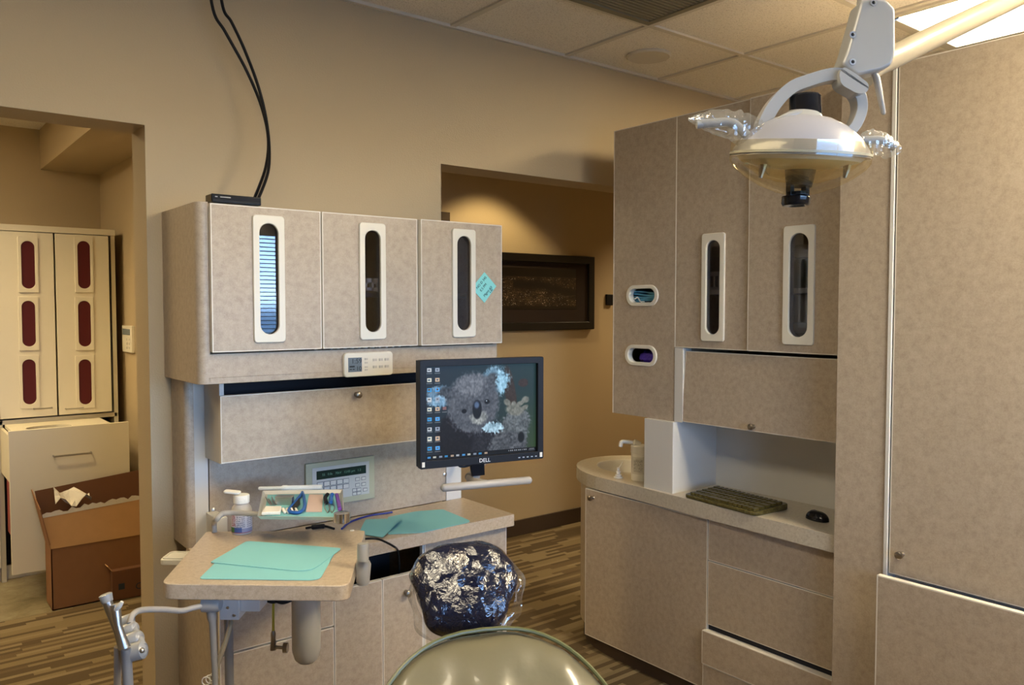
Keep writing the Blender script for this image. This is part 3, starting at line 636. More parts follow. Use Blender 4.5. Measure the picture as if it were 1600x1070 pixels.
o = MB(MM).tube(smooth_path([(-.065, .03, -MH/2+.01), (-.062, .02, -MH/2-.008), (-.04, .02, -MH/2-.011), (-.02, .025, -MH/2-.004), (-.01, .03, -MH/2+.02)]), .003, 8).build('monitor_cable', BLACK, smooth=True)
tag(o, 'loop of black cable hanging under the monitor beside its neck', 'cable')

# ------------------------------------------------------------------ hall: framed picture, wall device
fp = thing('framed_picture', 'wide black framed night photograph of a city on the hall wall', 'picture', (3.5, 4.25, 1.65))
fx0, fx1, fz0, fz1 = 2.92, 4.095, 1.392, 1.912
MB().ring([(fx0, fz0), (fx1, fz0), (fx1, fz1), (fx0, fz1)], [(fx0+.055, fz0+.055), (fx1-.055, fz0+.055), (fx1-.055, fz1-.055), (fx0+.055, fz1-.055)], XZ(4.215, 4.25)).build('frame', FRAMEB, fp, bevel=.006)
MB().box(fx0+.05, fx1-.05, 4.235, 4.245, fz0+.05, fz1-.05).build('mat_board', MATB, fp)
NX, NY = 220, 90; U, Vv = np.meshgrid((np.arange(NX)+.5)/NX, 1-(np.arange(NY)+.5)/NY); r3 = np.random.default_rng(5)
img = np.tile(np.array([16., 10, 7]), (NY, NX, 1))
spk = r3.random((NY, NX)); dens = np.clip(.35*vn(18, 10, 4)+.35*vn(40, 22, 5), 0, 1)
river = np.exp(-((Vv-(.35+.35*np.clip(U-.45, 0, 1)*1.0+.25*np.abs(U-.62)))/.09)**2) * (U > .35)
land = (Vv > .22)*(Vv < .92)
lit = land*(1-river)*np.clip(dens*1.7-.15, 0, 1)
img = img + lit[..., None]*np.array([46, 38, 28]) + (land*(1-river)*(spk > .86)*dens)[..., None]*np.array([150, 132, 104]) + (land*(spk > .985)*(1-river))[..., None]*np.array([110, 115, 120])
img = img*(1-.6*river[..., None]) + river[..., None]*np.array([8, 8, 10])
br_ = np.abs(Vv-(.86-.20*U)) < .008; img[br_ & (U > .3)] = (60, 52, 42)
img[(np.abs(Vv-.215) < .008)] += 25
painted('photograph', PRINT, NX, NY, lambda i, k: (fx0+.13+i*(fx1-fx0-.30), 4.233, fz0+.145+k*(fz1-fz0-.24)), lin(np.clip(img, 0, 255)), fp)
m = MB(); m.box(4.235, 4.30, 4.232, 4.25, 1.565, 1.645); tag(m.build('wall_switch', BLACK, bevel=.004), 'small dark switch on the hall wall beside the picture', 'switch')

# ------------------------------------------------------------------ side room: tall white cabinet, pull-out, boxes, keypad
SY = 5.3
tcab = thing('storage_cabinet', 'tall off-white storage cabinet with six red oval windows in the side room', 'cabinet', (.85, 5.88, 0))
def sp(u, v_, y=SY): return PY(u, v_, y)
xl, xr = -.15, sp(178, 500).x; xs0, xs1 = sp(88, 500).x, sp(172, 500).x; zt_ = sp(90, 364).z; zb_ = sp(90, 648).z
m = MB(); m.box(xl, xl+.02, SY, 5.88, 0, zt_+.02); m.box(xs1+.012, xs1+.035, SY, 5.88, 0, zt_+.02); m.box(xl, xs1+.035, SY-.01, 5.88, zt_+.0, zt_+.035); m.box(xl, xs1+.02, 5.86, 5.88, 0, zt_); m.box(xl, xs1+.03, SY, 5.88, zb_-.035, zb_-.01); m.box(xl, xs1, SY+.05, SY+.07, 0, .08)
xdl = sp(7, 700).x; m.box(xdl-.03, xdl-.005, SY, 5.88, 0, zb_-.01); m.build('body', OFFW, tcab, bevel=.002)
w_ = xs1-xs0
for a0, a1, uw in ((xs0-w_-.005, xs0-.005, 43), (xs0, xs1, 130)):
    d = MB(); d.box(a0, a1-.004, SY-.02, SY, zb_, zt_-.005); do = d.build('door', OFFW, tcab, bevel=.002)
    for k, (va, vb) in enumerate(((377, 451), (470, 541), (561, 631))):
        c = sp(uw+(k)*1.0, (va+vb)/2); hh = sp(uw, va).z-sp(uw, vb).z
        MB().ring(rrect(.098, hh+.045, .004, 6, c.x, c.z), rrect(.066, hh, .033, 6, c.x, c.z), XZ(SY-.027, SY-.018)).build('window_frame', OFFW, do, bevel=.002)
        MB().prism(rrect(.068, hh+.002, .034, 6, c.x, c.z), XZ(SY-.023, SY-.019)).build('red_window', REDG, do)
    hx = sp(66 if uw < 50 else 115, 637); p = hx
    MB().tube([(hx.x-.045, SY-.02, p.z), (hx.x-.045, SY-.045, p.z), (hx.x+.045, SY-.045, p.z), (hx.x+.045, SY-.02, p.z)], .004, 8).build('handle', STEEL, do)
MB().box(xl+.02, xs0-w_-.010, SY-.02, SY, zb_, zt_-.005).build('door', OFFW, tcab, bevel=.002); MB().box(xl+.02, xdl-.032, SY-.02, SY, .09, zb_-.015).build('door', OFFW, tcab, bevel=.002)
DY = 4.86
a, b = PY(13, 674, DY), PY(203, 667, DY); zb = PY(22, 899, DY).z
pd = MB(); pd.box(a.x, b.x-.005, DY, DY+.02, zb, a.z); po_ = pd.build('pull_out_front', OFFW, tcab, bevel=.002)
hz = PY(113, 709, DY); MB().tube([(hz.x-.09, DY, hz.z), (hz.x-.09, DY-.03, hz.z), (hz.x+.09, DY-.03, hz.z), (hz.x+.09, DY, hz.z)], .005, 8).build('handle', STEEL, po_)
m = MB(); ty = a.z-.035
m.ring(rrect(b.x-a.x-.10, .40, .01, 6, (a.x+b.x)/2-.02, DY+.23), rrect(.22, .16, .08, 6, (a.x+b.x)/2-.08, DY+.18), XY(ty, ty+.018)); m.box(a.x+.01, a.x+.025, DY+.02, SY+.3, ty-.25, ty+.0); m.build('bin_tray', OFFW, tcab)
MB().box(xdl, xs1, SY+.12, SY+.14, .08, zb_-.04).build('shade_sheet', SHADE, tcab)  # dark sheet painted as shade behind the pull-out
o = MB().box(a.x+.03, a.x+.22, DY+.05, DY+.40, .30, .60).build('bin_bag', pbr('red_bin_bag', (.28, .03, .03), .4)); tag(o, 'red bin bag inside the pull-out of the storage cabinet', 'bin bag')
bx = thing('cardboard_box', 'large open brown cardboard box on the floor before the storage cabinet', 'box', (.9, 4.72, 0))
BXY = 4.643; f0 = PZ(82, 955, 0); bw = .49; hb = PY(79, 858, BXY).z
x0b, x1b = f0.x, f0.x+bw; yb = BXY+.36-.16
yb = BXY+.175
m = MB(); T = .005
m.box(x0b, x1b, BXY, BXY+T, .002, hb); m.box(x0b, x1b, yb-T, yb, .002, hb); m.box(x0b, x0b+T, BXY, yb, .002, hb); m.box(x1b-T, x1b, BXY, yb, .002, hb); m.box(x0b, x1b, BXY, yb, .002, .008); m.build('carton', CARD, bx)
ft = PY(72, 803, BXY).z
def leaf(P, mat, name, parent, th=.004, n=None):
    P = [Vector(p) for p in P]; nrm = (P[1]-P[0]).cross(P[2]-P[0]).normalized()*th; k = len(P)
    return MB().add(P+[p+nrm for p in P], [list(range(k)), list(range(2*k-1, k-1, -1))]+[[i, (i+1) % k, k+(i+1) % k, k+i] for i in range(k)]).build(name, mat, parent)
fz = PY(75, 810, BXY).z
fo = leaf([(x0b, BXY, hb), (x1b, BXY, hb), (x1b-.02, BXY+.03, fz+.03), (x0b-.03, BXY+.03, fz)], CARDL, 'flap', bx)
ed = []; random.seed(3)
nE = 26; lo = Vector((x0b-.03, BXY+.024, fz)); hi = Vector((x1b-.02, BXY+.024, fz+.03))
P1 = [lo.lerp(hi, i/nE) for i in range(nE+1)]; P2 = [p + Vector((0, .0, .012+.022*random.random())) for p in P1]
m = MB(); m.add(P1+P2, [[i, i+1, nE+2+i, nE+1+i] for i in range(nE)]); m.add([p+Vector((0, .004, 0)) for p in P1+P2], [[i, nE+1+i, nE+2+i, i+1] for i in range(nE)]); m.build('torn_edge', TEAR, fo, label='white torn paper edge')
leaf([(x0b, BXY, hb), (x0b, yb, hb), (x0b-.055, yb+.02, fz+.12), (x0b-.045, BXY+.0, fz+.05)], CARD, 'flap', bx)
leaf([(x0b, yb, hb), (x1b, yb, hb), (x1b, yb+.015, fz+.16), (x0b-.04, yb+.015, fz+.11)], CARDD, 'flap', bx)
pc = PY(100, 780, BXY+.09); m = MB(); nE = 7; V = []
for i in range(nE+1):
    for k in range(4):
        V.append(Vector((pc.x-.04+.17*i/nE, pc.y+.02*k, pc.z-.02 + .05*math.sin(i*1.3+k)*.6+.012*k+(.03 if i < 3 else 0)*(k > 1))))
fs = [[i*4+k, (i+1)*4+k, (i+1)*4+k+1, i*4+k+1] for i in range(nE) for k in range(3)]
V2 = [v_+Vector((0, 0, .003)) for v_ in V]; m.add(V+V2, [f for f in fs]+[[q+len(V) for q in reversed(f)] for f in fs]); tag(m.build('torn_paper', TEAR, recalc=False), 'crumpled white torn paper sticking out of the open cardboard box', 'paper')
sb = thing('cardboard_box', 'small sealed cardboard box in front of the large open one', 'box', (1.0, 4.50, 0))
p = PZ(176, 940, 0); q_ = PY(176, 893, p.y)
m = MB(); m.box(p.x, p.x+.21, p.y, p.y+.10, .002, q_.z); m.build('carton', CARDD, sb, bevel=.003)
leaf([(p.x, p.y, q_.z), (p.x, p.y+.10, q_.z), (p.x-.03, p.y+.08, q_.z+.035), (p.x-.02, p.y, q_.z+.03)], CARDL, 'flap', sb)
m = MB(); text_mb(m, 'CRT', frame((p.x+.16, p.y-.001, q_.z*.35), (1, 0, 0), (0, 0, 1)), .05); m.box(p.x+.03, p.x+.06, p.y-.001, p.y, q_.z*.35, q_.z*.55); m.build('printed_mark', INK, sb)
kp = thing('wall_keypad', 'cream keypad with small display on the side room wall by the doorway', 'keypad', (1.2, 5.15, 1.38))
p1, p2 = PX(196, 508, 1.2), PX(209.5, 551, 1.2)
MB().box(1.18, 1.2, p2.y-.03, p1.y, p2.z, p1.z).build('case', CREAM, kp, bevel=.004)
MB().box(1.178, 1.181, p2.y+.0, p1.y-.02, p1.z-.055, p1.z-.02).build('display', LCDG, kp)
for r in range(3):
    for c in range(2): MB().box(1.178, 1.181, p2.y+.01+c*.05, p2.y+.035+c*.05, p2.z+.02+r*.025, p2.z+.034+r*.025).build('key', BTN, kp)

# ------------------------------------------------------------------ right unit
RX = 2.53; DEP = 3.0; TOPZ = 2.308
ru = thing('divider_cabinet', 'tall taupe laminate upper cabinet with two windowed doors and dispenser holes, right of hall opening', 'cabinet', (2.77, 1.95, 1.09))
# side boards and back, hollow inside
m = MB()
m.box(RX+.018, DEP, 2.474, 2.489, 1.09, TOPZ); m.box(RX+.018, DEP, 2.118, 2.140, 1.09, TOPZ); m.box(RX+.018, DEP, 1.786, 1.798, 1.388, TOPZ); m.box(RX, DEP, 1.412, 1.427, 1.09, TOPZ)
m.box(DEP-.015, DEP, 1.412, 2.489, 1.09, TOPZ); m.box(RX+.018, DEP, 1.412, 2.489, TOPZ-.015, TOPZ-.001); m.box(RX+.018, DEP, 2.14, 2.474, 1.09, 1.105); m.box(RX+.018, DEP, 1.427, 2.118, 1.388, 1.403)
m.build('body', LAM, ru)
m = MB(); fnA = YZ(RX, RX+.018)
def two_hole_panel(mb, a0, a1, b0, b1, holes, fn):
    zc = [b0]+[ (holes[i][1]+holes[i+1][1])/2 for i in range(len(holes)-1)]+[b1]
    for i, h in enumerate(holes):
        O = rrect(a1-a0, zc[i+1]-zc[i], .0008, 6, (a0+a1)/2, (zc[i]+zc[i+1])/2)
        mb.ring(O, rrect(h[2], h[3], h[3]/2, 6, h[0], h[1]), fn, 0)
holes = [(2.325, 1.348, .145, .060), (2.320, 1.599, .145, .060)]
two_hole_panel(m, 2.145, 2.487, 1.09, TOPZ, holes, fnA); pa = m.build('dispenser_panel', LAM, ru)
MB().box(RX-.001, RX+.02, 2.4865, 2.4895, 1.09, TOPZ).build('pale_edge', WHITE, ru); MB().box(RX-.0005, RX+.02, 2.142, 2.1455, 1.39, TOPZ).build('pale_edge', WHITE, ru)
MB().box(RX-.0005, RX+.02, 1.43, 2.489, TOPZ-.003, TOPZ).build('pale_edge', WHITE, ru)
for h in holes:
    O = rrect(.178, .088, .044, 8, h[0], h[1]); I = rrect(.142, .058, .029, 8, h[0], h[1])
    MB().ring(O, I, YZ(RX-.007, RX+.022)).build('dispenser_ring', CREAM, pa, bevel=.003)
for a0, a1, wy0, wy1, xo in ((1.796, 2.143, 1.902, 2.008, 0), (1.418, 1.7935, 1.524, 1.644, .010)):
    d = MB(); cyw = (wy0+wy1)/2; ww = wy1-wy0; cz, hh = 1.626, .413; hw, hl = ww*.66, .365
    window_door(d, a0, a1, 1.39, TOPZ+.0, (cyw, cz, hw, hl), YZ(RX-xo, RX+.018)); do = d.build('door', [LAM, WHITE], ru)
    MB().ring(rrect(ww, hh, .010, 6, cyw, cz), rrect(hw-.006, hl-.006, hw/2, 6, cyw, cz), YZ(RX-xo-.009, RX-xo+.002)).build('window_frame', CREAM, do, bevel=.003)
    MB().prism(rrect(hw+.004, hl+.004, hw/2, 6, cyw, cz), YZ(RX-xo+.004, RX-xo+.007)).build('glass', GLASS, do)
MB().box(RX+.05, DEP-.015, 1.427, 1.786, 1.60, 1.618).build('shelf', CREAM, ru); MB().box(RX+.05, DEP-.015, 1.798, 2.118, 1.60, 1.618).build('shelf', CREAM, ru)
MB().box(RX-.002, RX+.05, 2.100, 2.142, 1.09, 1.388).build('white_post', GREYW, ru, label='white vertical strip left of the flap')
# flap, hinged at the top, bottom slightly forward
m = MB(); door_slab(m, 1.427, 2.108, 1.094, 1.376, lambda a, b, d: (RX-.004+(1.376-b)*-.03+.022*0+d*.018+.012, a-(1.376-b)*0+(2.108-a)*0+((b-1.094)*-.055 if a > 2 else 0), b)); fl = m.build('flap', [LAM, WHITE], ru)
knob('knob', (RX-.001, 1.767, 1.113), (-1, 0, 0), BRONZE, fl)
m = MB(); m.box(RX+.05, DEP-.015, 1.427, 2.118, 1.09, 1.100); m.build('flap_shelf', GREYW, ru)
o = MB();
for xx_ in (2.60, 2.85):
    o.box(xx_, xx_+.003, 1.84, 2.08, 1.618, 1.630); o.box(xx_, xx_+.003, 1.84, 2.08, 1.672, 1.690)
    for k in range(11): o.box(xx_, xx_+.003, 1.84+k*.0232, 1.848+k*.0232, 1.618, 1.690)
o.box(2.60, 2.853, 1.84, 2.08, 1.618, 1.622); o.box(2.60, 2.853, 1.84, 1.843, 1.618, 1.69); o.box(2.60, 2.853, 2.077, 2.08, 1.618, 1.69)
tag(o.build('slotted_basket', GREYW), 'grey slotted basket behind the narrower right cabinet window', 'basket')
j = thing('supply_bottle', 'white lidded bottle on the upper shelf behind the right cabinet window', 'bottle', (2.65, 1.645, 1.618))
MB().lathe([(.04, 0), (.042, .01), (.042, .09), (.03, .11)], (2.65, 1.65, 1.618)).build('bottle_body', pbr('dark_bottle', (.06, .07, .04), .4), j, smooth=True); MB().lathe([(.036, .11), (.036, .135), (.03, .155), (0, .16)], (2.65, 1.65, 1.618)).build('lid', CREAM, j, smooth=True)
o = MB().lathe([(.042, 0), (.045, .005), (.045, .10), (0, .101)], (2.66, 1.66, 1.495)).build('paper_cup', CREAM, smooth=True); tag(o, 'white canister below the shelf in the right windowed cabinet', 'canister')
o = MB().box(2.60, 2.85, 1.44, 1.77, 1.404, 1.495).build('supply_carton', pbr('dark_carton', (.07, .05, .035), .7)); tag(o, 'dark carton at the bottom of the right windowed cabinet', 'box')
# masks and gloves behind the dispenser holes
mk = thing('face_mask_stack', 'blue pleated face masks showing in the upper dispenser hole', 'face masks', (2.60, 2.32, 1.565)); m = MB()
for k in range(5):
    P = [(RX+.030+.006*math.sin(i*.7+k), 2.25+i*.0165, 1.573+k*.009+.004*math.sin(i*.5+k)) for i in range(10)]
    V = [Vector(p_) for p_ in P]+[Vector(p_)+Vector((.05, 0, .004)) for p_ in P]+[Vector(p_)+Vector((.05, 0, .010)) for p_ in P]+[Vector(p_)+Vector((0, 0, .007)) for p_ in P]; n = 10
    m.add(V, [[a_*n+i, a_*n+i+1, ((a_+1) % 4)*n+i+1, ((a_+1) % 4)*n+i] for a_ in range(4) for i in range(n-1)])
m.build('masks', MASKB, mk, smooth=True); MB().tube(smooth_path([(RX+.024, 2.40, 1.60), (RX+.022, 2.385, 1.585), (RX+.024, 2.37, 1.592), (RX+.022, 2.35, 1.574), (RX+.024, 2.33, 1.573)]), .003, 6).build('ear_loop', COTT, mk, smooth=True)
MB().box(RX+.02, RX+.15, 2.24, 2.41, 1.556, 1.572).build('carton_base', pbr('blue_carton', (.05, .12, .25), .6), mk)
m = MB(); m.ell((RX+.075, 2.31, 1.336), .045, .080, .034, 28, 16, fn=lambda v_: v_*(1+.35*noise.noise(v_*45)+.15*noise.noise(v_*110))); tag(m.build('glove_pile', PURP, smooth=True), 'crumpled purple gloves showing in the lower dispenser hole', 'gloves')
tag(MB().box(RX+.025, RX+.2, 2.22, 2.42, 1.15, 1.303).build('glove_carton', CARDL), 'pale carton holding the purple gloves behind the lower hole', 'box')
# niche walls
ni = thing('counter_niche', 'pale grey open niche between right counter and flap', 'niche', (2.75, 1.78, .80))
m = MB(); m.prism(round_poly([(2.508, 2.130), (2.508, 2.285), (2.88, 2.285), (2.88, 2.130)], [.003, .003, 0, 0]), XY(.80, 1.089)); m.build('divider', GREYW, ni)
MB().box(2.785, 2.80, 1.402, 2.130, .80, 1.089).build('niche_back', GREYW, ni)
# counter: bowed front, rounded end around the basin
def counter_outline(off=0.0):
    # offset inwards by off
    P = [(2.462+off, 1.401), (2.466+off, 1.55), (2.475+off, 1.80), (2.487+off, 2.10), (2.497+off, 2.35)]
    cx_, cy_, rx_, ry_ = 2.81, 2.50, .312-off, .40-off
    for k in range(0, 19):
        a_ = math.pi - k/18*math.pi; P.append((cx_+rx_*math.cos(a_), cy_+ry_*math.sin(a_)))
    P += [(3.122-off, 2.3), (3.122-off, 1.401)]
    return P
ctop = thing('sink_counter', 'cream speckled counter with rounded end and moulded oval basin', 'counter', (2.75, 2.0, .74))
Pc = counter_outline()
bas = [(2.80+.165*math.cos(t_), 2.60+.205*math.sin(t_)) for t_ in [2*math.pi*k/40 for k in range(40)]]
cm = bmesh.new()
def loop(P, z): return [cm.verts.new((a_, b_, z)) for a_, b_ in P]
tO, tI = loop(Pc, .80), loop(bas, .80)
def edg(L): return [cm.edges.new((L[i], L[(i+1) % len(L)])) for i in range(len(L))]
bmesh.ops.triangle_fill(cm, use_beauty=True, use_dissolve=False, edges=edg(tO)+edg(tI), normal=(0, 0, 1))
bO = loop(Pc, .742)
for i in range(len(tO)): k = (i+1) % len(tO); cm.faces.new((tO[i], bO[i], bO[k], tO[k]))
cm.faces.new(list(reversed(bO)))
prev = tI
for sc_, zz in ((.97, .795), (.94, .77), (.85, .74), (.66, .705), (.35, .685), (.08, .68)):
    cur = loop([(2.80+(a_-2.80)*sc_, 2.60+(b_-2.60)*sc_) for a_, b_ in bas], zz)
    for i in range(40): k = (i+1) % 40; f_ = cm.faces.new((prev[i], prev[k], cur[k], cur[i])); f_.material_index = 1; f_.smooth = True
    prev = cur
cm.faces.new(prev).material_index = 1
me = bpy.data.meshes.new('countertop'); cm.to_mesh(me); cm.free(); me.materials.append(STONE); me.materials.append(CREAM)
o = bpy.data.objects.new('countertop', me); COL.objects.link(o); attach(o, ctop)
MB().lathe([(.0, .002), (.018, .002), (.020, 0)], (2.80, 2.60, .681)).build('drain', CHROME, ctop, smooth=True)
fa = thing('faucet', 'thin cream spout leaning over the basin behind the wipes canister', 'faucet', (2.88, 2.40, .80))
MB().tube(smooth_path([(2.90, 2.385, .80), (2.90, 2.385, .86), (2.88, 2.42, .875), (2.83, 2.50, .845)]), .006, 10).build('spout', CREAM, fa, smooth=True)
# base cabinet of the right unit
rb = thing('base_cabinet', 'laminate base cabinet with curved end, door and four drawers below the sink counter', 'cabinet', (2.8, 1.95, 0))
BX = 2.505
Po = [(a_, b_) for a_, b_ in counter_outline(.022)]
m = MB(); body = [(BX+.018, 1.42), (BX+.018, 2.645)] + [p_ for p_ in Po if p_[1] > 2.64] + [(3.09, 2.60), (3.09, 1.42)]
bi = [(2.80+(a_-2.80)*.90, 2.05+(b_-2.05)*.965) for a_, b_ in body]; m.ring(body, bi, XY(.085, .741)); m.build('body', LAM, rb, smooth=True)
# curved end panel left of the door
Pe = [(2.81+.30*math.cos(a_)*1.0, 2.50+.378*math.sin(a_)) for a_ in [math.pi - k/12*math.pi/2.2 for k in range(13)]]
m = MB(); tk = MB()
tp_ = [(BX+.022, 1.42), (BX+.024, 2.50)]+[(2.81+.28*math.cos(a_), 2.50+.355*math.sin(a_)) for a_ in [math.pi*.97 - k/12*math.pi*.95 for k in range(13)]]+[(3.04, 2.40), (3.04, 1.42)]
tk.prism(tp_, XY(0, .085)); tk.build('plinth', TOE, rb, smooth=True)
d = MB(); door_slab(d, 1.952, 2.634, .065, .735, YZ(BX, BX+.018), .004); dd = d.build('door', [LAM, WHITE], rb); knob('knob', (BX, 2.585, .700), (-1, 0, 0), BRONZE, dd)
for b0, b1, xo in ((.577, .735, 0), (.325, .573, 0), (.172, .302, .018), (.075, .168, .012)):
    a1_ = 1.948 if xo == 0 else 1.960
    d = MB(); door_slab(d, 1.415, a1_, b0, b1, YZ(BX-xo, BX+.018-xo*.2), .003); d.build('drawer', [LAM, WHITE], rb)
MB().box(BX+.012, BX+.019, 1.415, 1.96, .30, .33).build('shadow_gap', SHADE, rb)  # dark strip painted as shade between the drawers
# filler panel and tall cabinet
TX = 2.452
tag(MB().box(TX, 3.12, 1.235, 1.400, 0, 2.288).build('filler_panel', LAM, bevel=.001), 'narrow full-height laminate panel between sink counter and tall cabinet', 'panel')
tl = thing('tall_cabinet', 'tall laminate cabinet with single long door and pulled-out drawer at far right', 'cabinet', (2.8, .6, 0))
m = MB(); m.box(TX+.02, 3.12, .30, .318, 0, 2.285); m.box(TX+.02, 3.12, 1.212, 1.230, 0, 2.285); m.box(3.10, 3.12, .318, 1.212, 0, 2.285); m.box(TX+.02, 3.10, .318, 1.212, 2.265, 2.285); m.box(TX+.03, 3.10, .318, 1.212, .70, .715); m.build('body', GREYW, tl)
MB().box(TX-.004, TX+.02, 1.222, 1.234, .66, 2.288).build('edge_strip', GREYW, tl, bevel=.001, label='pale metal edge strip')
d = MB(); door_slab(d, .31, 1.217, .727, 2.288, YZ(TX, TX+.018), .003); dd = d.build('door', [LAM, WHITE], tl); knob('knob', (TX, 1.178, .795), (-1, 0, 0), BRONZE, dd, .012)
MB().box(TX+.16, TX+.17, .32, 1.21, .3, .70).build('shade_sheet', SHADE, tl)  # dark sheet painted as shade behind the pulled-out drawer
d = MB(); xq = 2.395; door_slab(d, .34, PX(1370, 898, xq).y, .05, PX(1370, 898, xq).z, YZ(xq, xq+.02), .004); d.build('drawer', [LAM, WHITE], tl)

# things on the right counter
wp = thing('wipes_canister', 'white canister with swan-neck pump beside the basin', 'canister', (2.585, 2.375, .80))
def lab(cx_, cy_, r, z0_, z1_, a0_, a1_, fn, parent, name='label', nx=60, ny=60):
    u_, v_ = np.meshgrid((np.arange(nx)+.5)/nx, 1-(np.arange(ny)+.5)/ny); rgb = lin(fn(u_, v_))
    return painted(name, LABELM, nx, ny, lambda i, k: (cx_+r*math.cos(a0_+(a1_-a0_)*i), cy_+r*math.sin(a0_+(a1_-a0_)*i), z0_+(z1_-z0_)*k), rgb, parent)
WX, WYc = 2.60, 2.395
MB().lathe([(.034, 0), (.036, .004), (.036, .118), (.038, .120), (.038, .150), (.035, .152), (0, .156)], (WX, WYc, .80)).build('tub', CREAM, wp, smooth=True, angle=30)
pe = Vector((WX, WYc, .957)); lf_ = -R0
MB().tube(smooth_path([pe+Vector((0, 0, -.006)), pe+lf_*.02+Vector((0, 0, .004)), pe+lf_*.055+Vector((0, 0, .009)), pe+lf_*.078+Vector((0, 0, .008)), pe+lf_*.083+Vector((0, 0, -.012))]), [.016]*10+[.009]*23, 10).build('pump_spout', CREAM, wp, smooth=True)
def lf1(u_, v_):
    im = np.tile(np.array([206., 200, 184]), (*u_.shape, 1)); r4 = np.random.default_rng(9); g = r4.random((60, 60))
    rows = (np.floor(v_*22) % 2 == 0) & (v_ > .12) & (v_ < .85); im[rows & (u_ > .12) & (u_ < .62) & (g > .3)] = (128, 122, 112); im[(u_ > .72) & (v_ > .05) & (v_ < .9) & (g > .4)] = (95, 90, 82); return im
ang = math.atan2(-WYc, -WX); lab(WX, WYc, .0364, .83, .905, ang-1.0, ang+1.25, lf1, wp)
so = thing('soap_pump', 'small white soap pump head rising from the counter edge', 'soap dispenser', PZ(966, 747, .80))
p = PZ(966, 746, .80)
MB().lathe([(.020, 0), (.021, .003), (.012, .007), (.014, .010), (.014, .014), (.008, .016), (.008, .022), (.010, .024), (.010, .028), (.006, .029), (.006, .044), (0, .045)], p).build('pump_head', COTT, so, smooth=True, angle=25)
MB().tube([p+Vector((0, 0, .040)), p+Vector((.03, .012, .052)), p+Vector((.045, .018, .062))], .0022, 8).build('nozzle', COTT, so, smooth=True)
# keyboard
K = [PZ(u, v_, .815) for u, v_ in ((1068, 771), (1180, 801), (1213, 784), (1108, 757))]
kb = thing('keyboard', 'brown keyboard under a glossy protective cover on the right counter', 'keyboard', (sum((k_.x for k_ in K))/4, sum((k_.y for k_ in K))/4, .80))
kx = (K[1]-K[0]).normalized(); ky = Vector((-kx.y, kx.x, 0)); 
if ky.dot(K[3]-K[0]) < 0: ky = -ky
KW = (K[1]-K[0]).length; KD_ = abs((K[3]-K[0]).dot(ky)); KD_ = min(max(KD_, .15), .19)
KM = Matrix((kx, ky, Vector((0, 0, 1)))).transposed().to_4x4(); KM.translation = Vector((K[0].x, K[0].y, .8))
m = MB(KM); m.prism(rrect(KW, KD_, .02, 5, KW/2, KD_/2), lambda a_, b_, d_: (a_, b_, (.001 if d_ == 0 else .014+.010*b_/KD_))); m.build('case', KBROWN, kb, bevel=.004)
ncol, nrow = 15, 5; cwk, chk = (KW-.03)/ncol, (KD_-.03)/nrow
for r in range(nrow):
    c = 0
    while c < ncol:
        span = 5 if (r == 0 and c == 4) else (2 if c == 13 and r in (1, 2, 3) else 1)
        xq, yq = .015+c*cwk, .015+r*chk; zq = .014+.010*yq/KD_
        MB(KM).prism(rrect(cwk*span-.006, chk-.005, .004, 2, xq+cwk*span/2, yq+chk/2), lambda a_, b_, d_, zq=zq: (a_, b_, zq+(-.002 if d_ == 0 else .008))).build('key', KBROWN, kb)
        c += span
mp = PZ(1277, 812, .80); mu = thing('computer_mouse', 'black cordless mouse with grey band on the right counter', 'mouse', mp)
RM = Matrix.Translation(mp) @ Matrix.Rotation(math.radians(75), 4, 'Z')
def mshape(v_): return Vector((v_.x, v_.y, max(v_.z, 0)))
m = MB(RM); m.ell((0, 0, .001), .046, .028, .031, 28, 18, .85, fn=mshape); m.build('mouse_shell', GLOSSB, mu, smooth=True)
m = MB(RM); m.ell((.012, 0, .0025), .030, .018, .0305, 24, 14, .9, fn=mshape); m.build('top_band', pbr('grey_gloss', (.12, .12, .14), .2), mu, smooth=True)

# ------------------------------------------------------------------ side table (assistant's cart)
TZ = .90
tp4 = [(.514, 1.986), (.857, 1.698), (1.112, 2.097), (.744, 2.373)]
cart = thing('side_table', 'swing-out taupe side table on a post carrying hoses and a bottle beneath', 'table', (.80, 2.02, 0))
MB().prism(round_poly(tp4, [.035, .035, .012, .012]), XY(TZ-.038, TZ)).build('tabletop', WTOP, cart, bevel=.003)
def D(u, v_, d): return PD(u, v_, d)
s2 = .00154
c1 = D(361, 948, 1.97)
CM = Matrix((R0, F0, Vector((0, 0, 1)))).transposed().to_4x4(); CM.translation = c1
m = MB(CM); m.box(-.023, .023, -.012, .04, -.028, .030); m.build('bracket_plate', GREYW, cart, bevel=.0015)
m = MB(CM); m.box(.023, .070, .0, .06, -.012, .030); m.build('bracket_box', GREYW, cart, bevel=.0015)
m = MB(CM)
for a_, b_ in ((-.003, .003), (.012, -.016)): m.tube([(a_, -.0145, b_), (a_, -.011, b_)], .0035, 10)
m.build('screw', STEEL, cart)
c2 = D(328, 943, 1.93); m = MB(); m.tube([c2+R0*-.020, c2+R0*-.016, c2+R0*.018, c2+R0*.026], [.012, .020, .020, .016], 20); m.build('swivel_joint', LAMPW, cart, smooth=True)
m = MB(); m.tube([c2, D(331, 965, 1.93), D(332, 972, 1.93), D(336, 1060, 1.93), D(340, 1200, 1.93)], [.011, .011, .0085, .007, .007], 14); m.build('suction_tube', PIPED, cart, smooth=True)
pt = D(357, 968, 2.02); m = MB(); m.cyl((pt.x, pt.y, TZ-.04), (pt.x, pt.y, .03), .011, .011, 14); m.lathe([(.0, .03), (.13, .02), (.15, 0)], (pt.x, pt.y, 0)); m.build('support_post', PIPED, cart, smooth=True)
